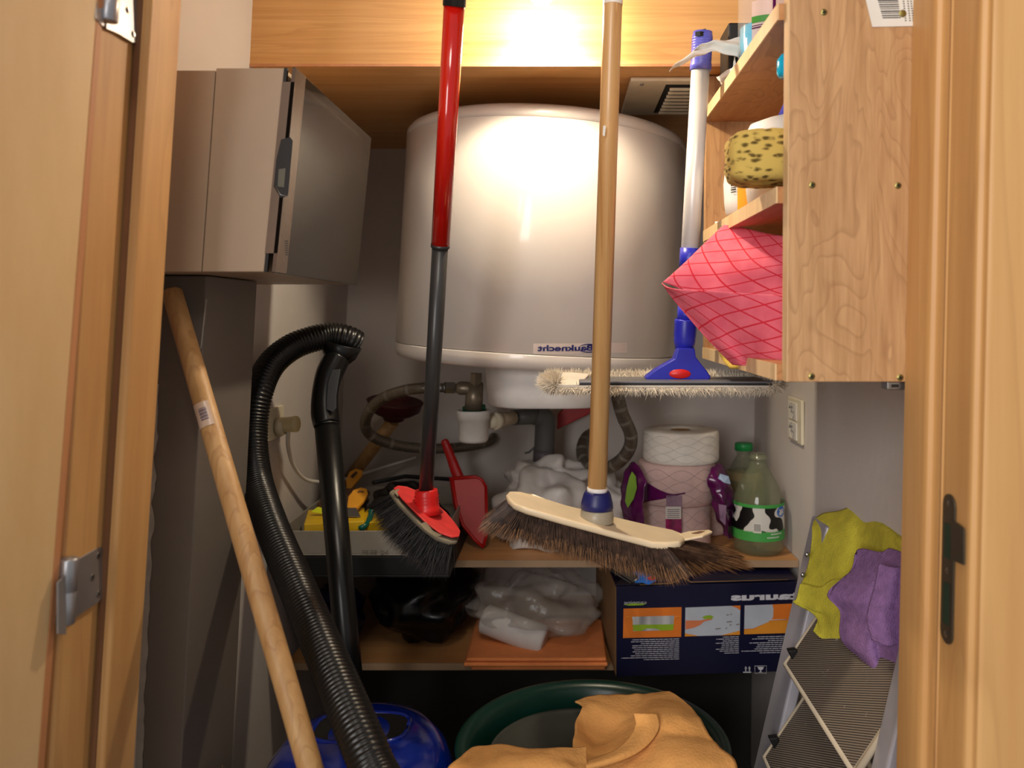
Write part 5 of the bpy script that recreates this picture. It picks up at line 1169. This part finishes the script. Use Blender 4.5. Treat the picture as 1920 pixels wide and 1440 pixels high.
# milk bottles
def milk(c, label, sc_=1.0, cap=False, lab=True, liq=None):
    t = thing('milk_bottle', label, 'bottle', c)
    pr = [(0, .002), (.038, .0), (.044, .004), (.046, .012), (.046, .088), (.0445, .100), (.036, .122), (.025, .143), (.0165, .158), (.0145, .163), (.0145, .168), (.0175, .170), (.0175, .173), (.0145, .1745), (.0145, .178), (.0135, .179), (.0125, .177)]
    m = M(); m.lathe([(r*sc_, h*sc_) for r, h in pr], c, Vector((0, 0, 1)), 56); m.obj('glass', m_glass, t)
    if cap: m = M(); m.lathe([(0, .188*sc_), (.0165, .188*sc_), (.018, .186*sc_), (.018, .172*sc_), (.015, .172*sc_)], c, Vector((0, 0, 1)), 28); m.obj('cap', m_capg, t, label='green cap')
    if liq: m = M(); m.lathe([(0, .004), (.042*sc_, .006), (.0435*sc_, .014), (.0435*sc_, liq*.75), (.037*sc_ if liq > .1 else .0435*sc_, liq), (0, liq)], c, Vector((0, 0, 1)), 40); m.obj('liquid', m_milk, t)
    if lab:
        R_ = .0466*sc_
        m = M(); m.grid(cylp(c, R_, -1.9, 1.9, .030, .092, 40)); lb = m.obj('label', m_cow, t, label='black and white cow spot label')
        m = M(); m.grid(cylp(c, R_+.0003, -1.9, 1.9, .028, .045, 40)); m.grid(cylp(c, R_+.0003, -1.9, 1.9, .088, .094, 40)); m.obj('label_band', m_gband, lb, label='green bands')
        m = M()
        for k in range(46):
            a_ = -1.4+k*.06; z_ = .045+.0022*abs(noise.noise(Vector((k*.7, 2, 1))))*2+.001
            m.poly([c+Vector(((R_+.0003)*math.sin(x), -(R_+.0003)*math.cos(x), z)) for x, z in ((a_, .0445), (a_+.05, .0445), (a_+.03, z_))])
        m.obj('grass_print', m_gband, lb)
        m = M(); cc_ = [(.78+.26*math.cos(2*PI*k/24), .080+.0095*math.sin(2*PI*k/24)) for k in range(24)]
        m.poly([c+Vector(((R_+.0006)*math.sin(a_), -(R_+.0006)*math.cos(a_), z)) for a_, z in cc_]); m.obj('brand_oval', m_lblue, lb, label='blue oval with white lettering')
        text('202', lambda u, v: c+Vector(((R_+.0009)*math.sin(.62+.34*u), -(R_+.0009)*math.cos(.62+.34*u), .0765+.008*v)), m_cloud, lb, bold=.02, mirror=False)
        m = M(); m.grid(cylp(c, R_+.0006, -.42, -.12, .044, .062, 6)); bc_ = m.obj('barcode_patch', m_lcream, lb)
        m = M()
        for k in range(9): m.grid(cylp(c, R_+.0008, -.39+k*.028, -.39+k*.028+.012, .047, .060, 2))
        m.obj('barcode', m_blackink, bc_)
        m = M()
        for (z_, a0, a1) in ((.0405, .25, .75), (.0345, .1, .6)):
            a_ = a0
            while a_ < a1: m.grid(cylp(c, R_+.0008, a_, a_+.035, z_, z_+.0024, 2)); a_ += .055
        m.obj('small_print', m_cloud, lb)
    return t
milk(W(.3595, 1.508, ZM+.0005), 'clear milk bottle with cow spot label at the right end of the upper shelf')
milk(W(.366, 1.66, ZM+.0005), 'green-capped milk bottle standing behind the cow spot bottle', .93, True, False, .118)
# ================================================================== lower shelf contents
Lc = Vector((.0905, 1.392)); dirx = Vector((.3195, .024)).normalized(); diry = Vector((-.024, .3195)).normalized()
Wd, Dp, Hh = .315, .30, .156; zb0 = ZL+.0006
def BX(u, v, w_): q0 = Lc+dirx*u+diry*v; return W(q0.x, q0.y, zb0+w_)
t = thing('navy_carton', 'navy blue printed appliance carton on the lower shelf, right', 'carton', BX(Wd/2, Dp/2, 0))
m = M(); m.hexa([BX(0, 0, 0), BX(Wd, 0, 0), BX(Wd, Dp, 0), BX(0, Dp, 0), BX(0, 0, Hh-.002), BX(Wd, 0, Hh-.002), BX(Wd, Dp, Hh-.002), BX(0, Dp, Hh-.002)]); m.obj('carton_body', m_card, t, bevel=.001)
m = M(); m.hexa([BX(-.0006, .003, .001), BX(-.0001, .003, .001), BX(-.0001, Dp-.002, .001), BX(-.0006, Dp-.002, .001), BX(-.0006, .003, Hh-.004), BX(-.0001, .003, Hh-.004), BX(-.0001, Dp-.002, Hh-.004), BX(-.0006, Dp-.002, Hh-.004)]); m.obj('kraft_side', m_kraft, t)
m = M(); m.prism([BX(.0, .002, Hh), BX(.095, .002, Hh), BX(.12, .05, Hh+.004), BX(.02, .05, Hh+.002)], Vector((0, 0, -.0012))); m.obj('top_flap', m_card, t)
m = M(); m.prism([BX(.125, .004, Hh), BX(Wd, .004, Hh+.001), BX(Wd, .045, Hh+.0075), BX(.165, .045, Hh+.0075)], Vector((0, 0, -.0012))); m.obj('top_flap', m_card, t)
m = M(); m.tube([BX(.04, .0, Hh), BX(.095, .001, Hh+.0006), BX(.118, .02, Hh+.004), BX(.13, .004, Hh+.001), BX(.30, .002, Hh+.002)], .0007, 6); m.obj('worn_edge', m_kraft, t)
p0B = BX(0, 0, 0); nB = Vector((diry.x, diry.y, 0))
q = lambda x, y, off=.0006: onplane(x, y, p0B, nB, off)
def panel(pts, mat, name, off=.0006, par=None):
    m = M(); m.poly([q(x, y, off) for x, y in pts]); return m.obj(name, mat, par or t)
# left picture: pan on orange; slopes follow the card
pa = panel([(1169, 1141), (1278, 1138), (1277, 1194), (1168, 1196)], m_porange, 'picture')
panel([(1185, 1156), (1264, 1154), (1262, 1181), (1187, 1183)], m_psilver, 'print', .0009, pa)
panel([(1186, 1171), (1263, 1170), (1262, 1181), (1240, 1182), (1228, 1178), (1212, 1178), (1200, 1183), (1187, 1182)], m_pgreen, 'print', .0011, pa)
m = M()
for s_ in (1, -1):
    xc = 1224.5-s_*48; m.tube(crom([q(xc-s_*4, 1160, .001), q(xc+s_*0, 1155.5, .001), q(xc+s_*6, 1157, .001), q(xc+s_*9, 1162, .001), q(xc+s_*9, 1173, .001)], 4), .0006, 5)
m.obj('print', m_pyell, pa)
pb = panel([(1285, 1139), (1388, 1135), (1387, 1190), (1284, 1193)], m_plgrey, 'picture')
panel([(1370, 1135.6), (1388, 1135), (1388, 1144), (1380, 1139)], m_porange, 'print', .0009, pb)
panel([(1284, 1187), (1310, 1192), (1284, 1193)], m_pyell, 'print', .0009, pb)
panel([(1352, 1191), (1387, 1182), (1387, 1190)], m_pyell, 'print', .0009, pb)
panel([(1285, 1163), (1312, 1163), (1332, 1159), (1336, 1161), (1320, 1165), (1312, 1172), (1300, 1177), (1285, 1180)], m_pskin, 'print', .0009, pb)
panel([(1316, 1157), (1322, 1154), (1332, 1153), (1338, 1156), (1334, 1160), (1320, 1160)], m_pgreen, 'print', .0011, pb)
m = M()
for x, y, w_ in ((1362, 1152, 4), (1369, 1151, 3), (1362, 1165, 10), (1380, 1170, 6), (1341, 1178, 10), (1360, 1177, 3), (1368, 1171, 3)): m.poly([q(x, y, .001), q(x+w_, y-1, .001), q(x+w_, y+.8, .001), q(x, y+1.8, .001)])
m.obj('print', m_column, pb)
pc = panel([(1396, 1135), (1500, 1131), (1499, 1186), (1395, 1189)], m_porange, 'picture')
panel([(1396, 1135), (1448, 1133), (1450, 1142), (1449, 1158), (1440, 1166), (1412, 1178), (1395, 1179)], m_plgrey, 'print', .0009, pc)
panel([(1395, 1180), (1414, 1179), (1446, 1163), (1500, 1162), (1499, 1186), (1395, 1189)], m_pyell, 'print', .0008, pc)
m = M(); m.tube([q(1444, 1162, .001), q(1475, 1161, .001)], .0006, 5); m.obj('print', m_printw, pc)
text('taurus', lambda u, v: q(1370+130*u, 1126.5-13*v-3*u), m_print, t, bold=.045)
text('camping', lambda u, v: q(1170+42*u, 1134-7*v-.6*u), m_printw, t)
m = M(); m.prism([q(1169, 1133.5, .0004), q(1185, 1131, .0004), (q(1212, 1131.5, .0004)), q(1205, 1134.5, .0004), q(1180, 1135.5, .0004)], Vector((0, -.0003, 0))); m.obj('print', m_pgreen, t)
m = M()
def lines(xr_, y0, dy, lens, al):
    for k, L in enumerate(lens):
        y = y0+k*dy; x = xr_; e_ = xr_-L
        while x > e_:
            w_ = RND.uniform(5, 12); x2 = max(x-w_, e_); sl = -.022
            m.poly([q(x, y+sl*(x-1155), .0008), q(x2, y+sl*(x2-1155), .0008), q(x2, y+1.3+sl*(x2-1155), .0008), q(x, y+1.3+sl*(x-1155), .0008)]); x = x2-1.2
lines(1273, 1199.5, 3.75, (88, 90, 72, 88, 88, 84, 88, 82, 90, 108, 66), 0)
lines(1385, 1198, 3.75, (30, 42, 30, 44, 32, 34, 43, 36, 28), 0)
lines(1480, 1199, 3.75, (60, 70, 40, 75, 60, 62, 66, 90, 56), 0)
m.obj('printed_text', m_printw, t)
m = M()
for x0 in (1397, 1404):
    m.poly([q(x0, 1250, .0008), q(x0+2, 1250, .0008), q(x0+2, 1258, .0008), q(x0, 1258, .0008)]); m.poly([q(x0-1.5, 1253, .0008), q(x0+1, 1248.5, .0008), q(x0+3.5, 1253, .0008)])
m.poly([q(1393, 1259, .0008), q(1408, 1259, .0008), q(1408, 1261, .0008), q(1393, 1261, .0008)])
m.poly([q(1420, 1250, .0008), q(1432, 1250, .0008), q(1430, 1255, .0008), q(1427, 1256, .0008), q(1427, 1259, .0008), q(1430, 1260.5, .0008), q(1421, 1260.5, .0008), q(1425, 1259, .0008), q(1425, 1256, .0008), q(1422, 1255, .0008)])
m.tube([q(1415, 1248.5, .0008), q(1437, 1248, .0008), q(1436.5, 1262, .0008), q(1415, 1262, .0008), q(1415, 1248.5, .0008)], .0004, 4)
m.obj('handling_symbols', m_print, t)
# squeegee and blue packet on the carton
t = thing('squeegee', 'dark squeegee blade sticking out over the navy carton under the bristles', 'squeegee', P(1160, 1075, 1.37))
m = M(); m.prism([P(1105, 1040, 1.43), P(1120, 1040, 1.43), P(1197, 1084, 1.35), P(1186, 1092, 1.35)], Vector((0, .004, .003))); m.obj('blade_holder', plain('dark_grey_metal', S(70, 66, 64), .35, metal=.5), t, bevel=.001)
m = M(); m.tube([P(1186, 1092, 1.349), P(1197, 1084, 1.349)], .0016, 8); m.obj('metal_end', m_steel, t)
m = M(); m.tube([P(1103, 1044, 1.43), P(1184, 1094, 1.35)], .002, 8); m.obj('rubber_lip', m_black2, t)
t_ = M(); t_.prism([P(1190, 1094, 1.375), P(1186, 1076, 1.39), P(1200, 1072, 1.395), P(1228, 1073, 1.395), P(1230, 1090, 1.38), P(1216, 1097, 1.372), P(1205, 1093, 1.375)], Vector((0, .006, .002))); pk = t_.obj('sponge_packet', m_bluepk, bevel=.002); tag(pk, 'shiny blue packet lying on the navy carton under the broom', 'packet')
m = M(); m.lathe([(0, .001), (.006, 0)], P(1222, 1084, 1.378), Vector((0, -1, 0)), 16, sx=1.2, sy=.6); m.obj('print', m_redp, pk)
# folded orange cloth
t = thing('folded_cloth', 'neatly folded orange cloth at the front of the lower shelf', 'cloth', P(1000, 1262, 1.42))
rows = [[P(868, 1238, 1.425), P(940, 1236, 1.43), P(1050, 1236, 1.43), P(1136, 1236, 1.43)], [P(880, 1202, 1.52), P(950, 1200, 1.52), P(1050, 1200, 1.52), P(1118, 1202, 1.52)]]
x0, x1 = -.172, .077
def sl(z0, z1, xa, xb, ya, yb): mm_ = M(); mm_.box(xa, xb, ya, yb, z0, z1); return mm_
sl(ZL+.0008, ZL+.0075, x0+.012, x1-.004, 1.418, 1.60).obj('lower_layer', m_orangef, t, bevel=.003, seg=3)
sl(ZL+.0085, ZL+.0155, x0, x1, 1.412, 1.60).obj('middle_layer', m_orangef, t, bevel=.003, seg=3)
sl(ZL+.0160, ZL+.0225, x0+.004, x1-.002, 1.416, 1.60).obj('upper_layer', m_orangef, t, bevel=.003, seg=3)
# transparent bag with white roll inside
t = thing('clear_bag', 'transparent plastic bag with white rolls on the folded orange cloth', 'bag', P(1000, 1225, 1.5))
zc0 = CZ+ZL+.024
m = M(); m.blob(W(-.055, 1.56, -.545), (.122, .105, .055), .2, 6, 21, 72, 40, flatb=zc0, wr=.06, fn=lambda p: p+Vector((0, .006*noise.noise(p*24), .005*noise.noise(p*30)))); m.obj('bag_film', m_bagc, t)
c0, c1 = P(905, 1158, 1.50), P(1022, 1203, 1.47)
m = M(); m.tube([c0, c0.lerp(c1, .04), c0.lerp(c1, .96), c1], [.018, .026, .027, .020], 32); m.obj('white_roll', m_rollw, t)
# black bag and navy bag at left
m = M(); m.blob(W(-.268, 1.58, -.542), (.092, .10, .078), .18, 6, 31, 56, 36, flatb=CZ+ZL+.001, wr=.05); tag(m.obj('bin_bag', m_blackbag), 'black plastic bag slumped on the lower shelf left of the orange cloth', 'bag')
m = M(); m.blob(W(-.425, 1.52, -.56), (.052, .07, .055), .18, 6, 41, 48, 30, flatb=CZ+ZL+.001); tag(m.obj('navy_bag', m_navybag), 'dark navy bag at the far left of the lower shelf', 'bag')
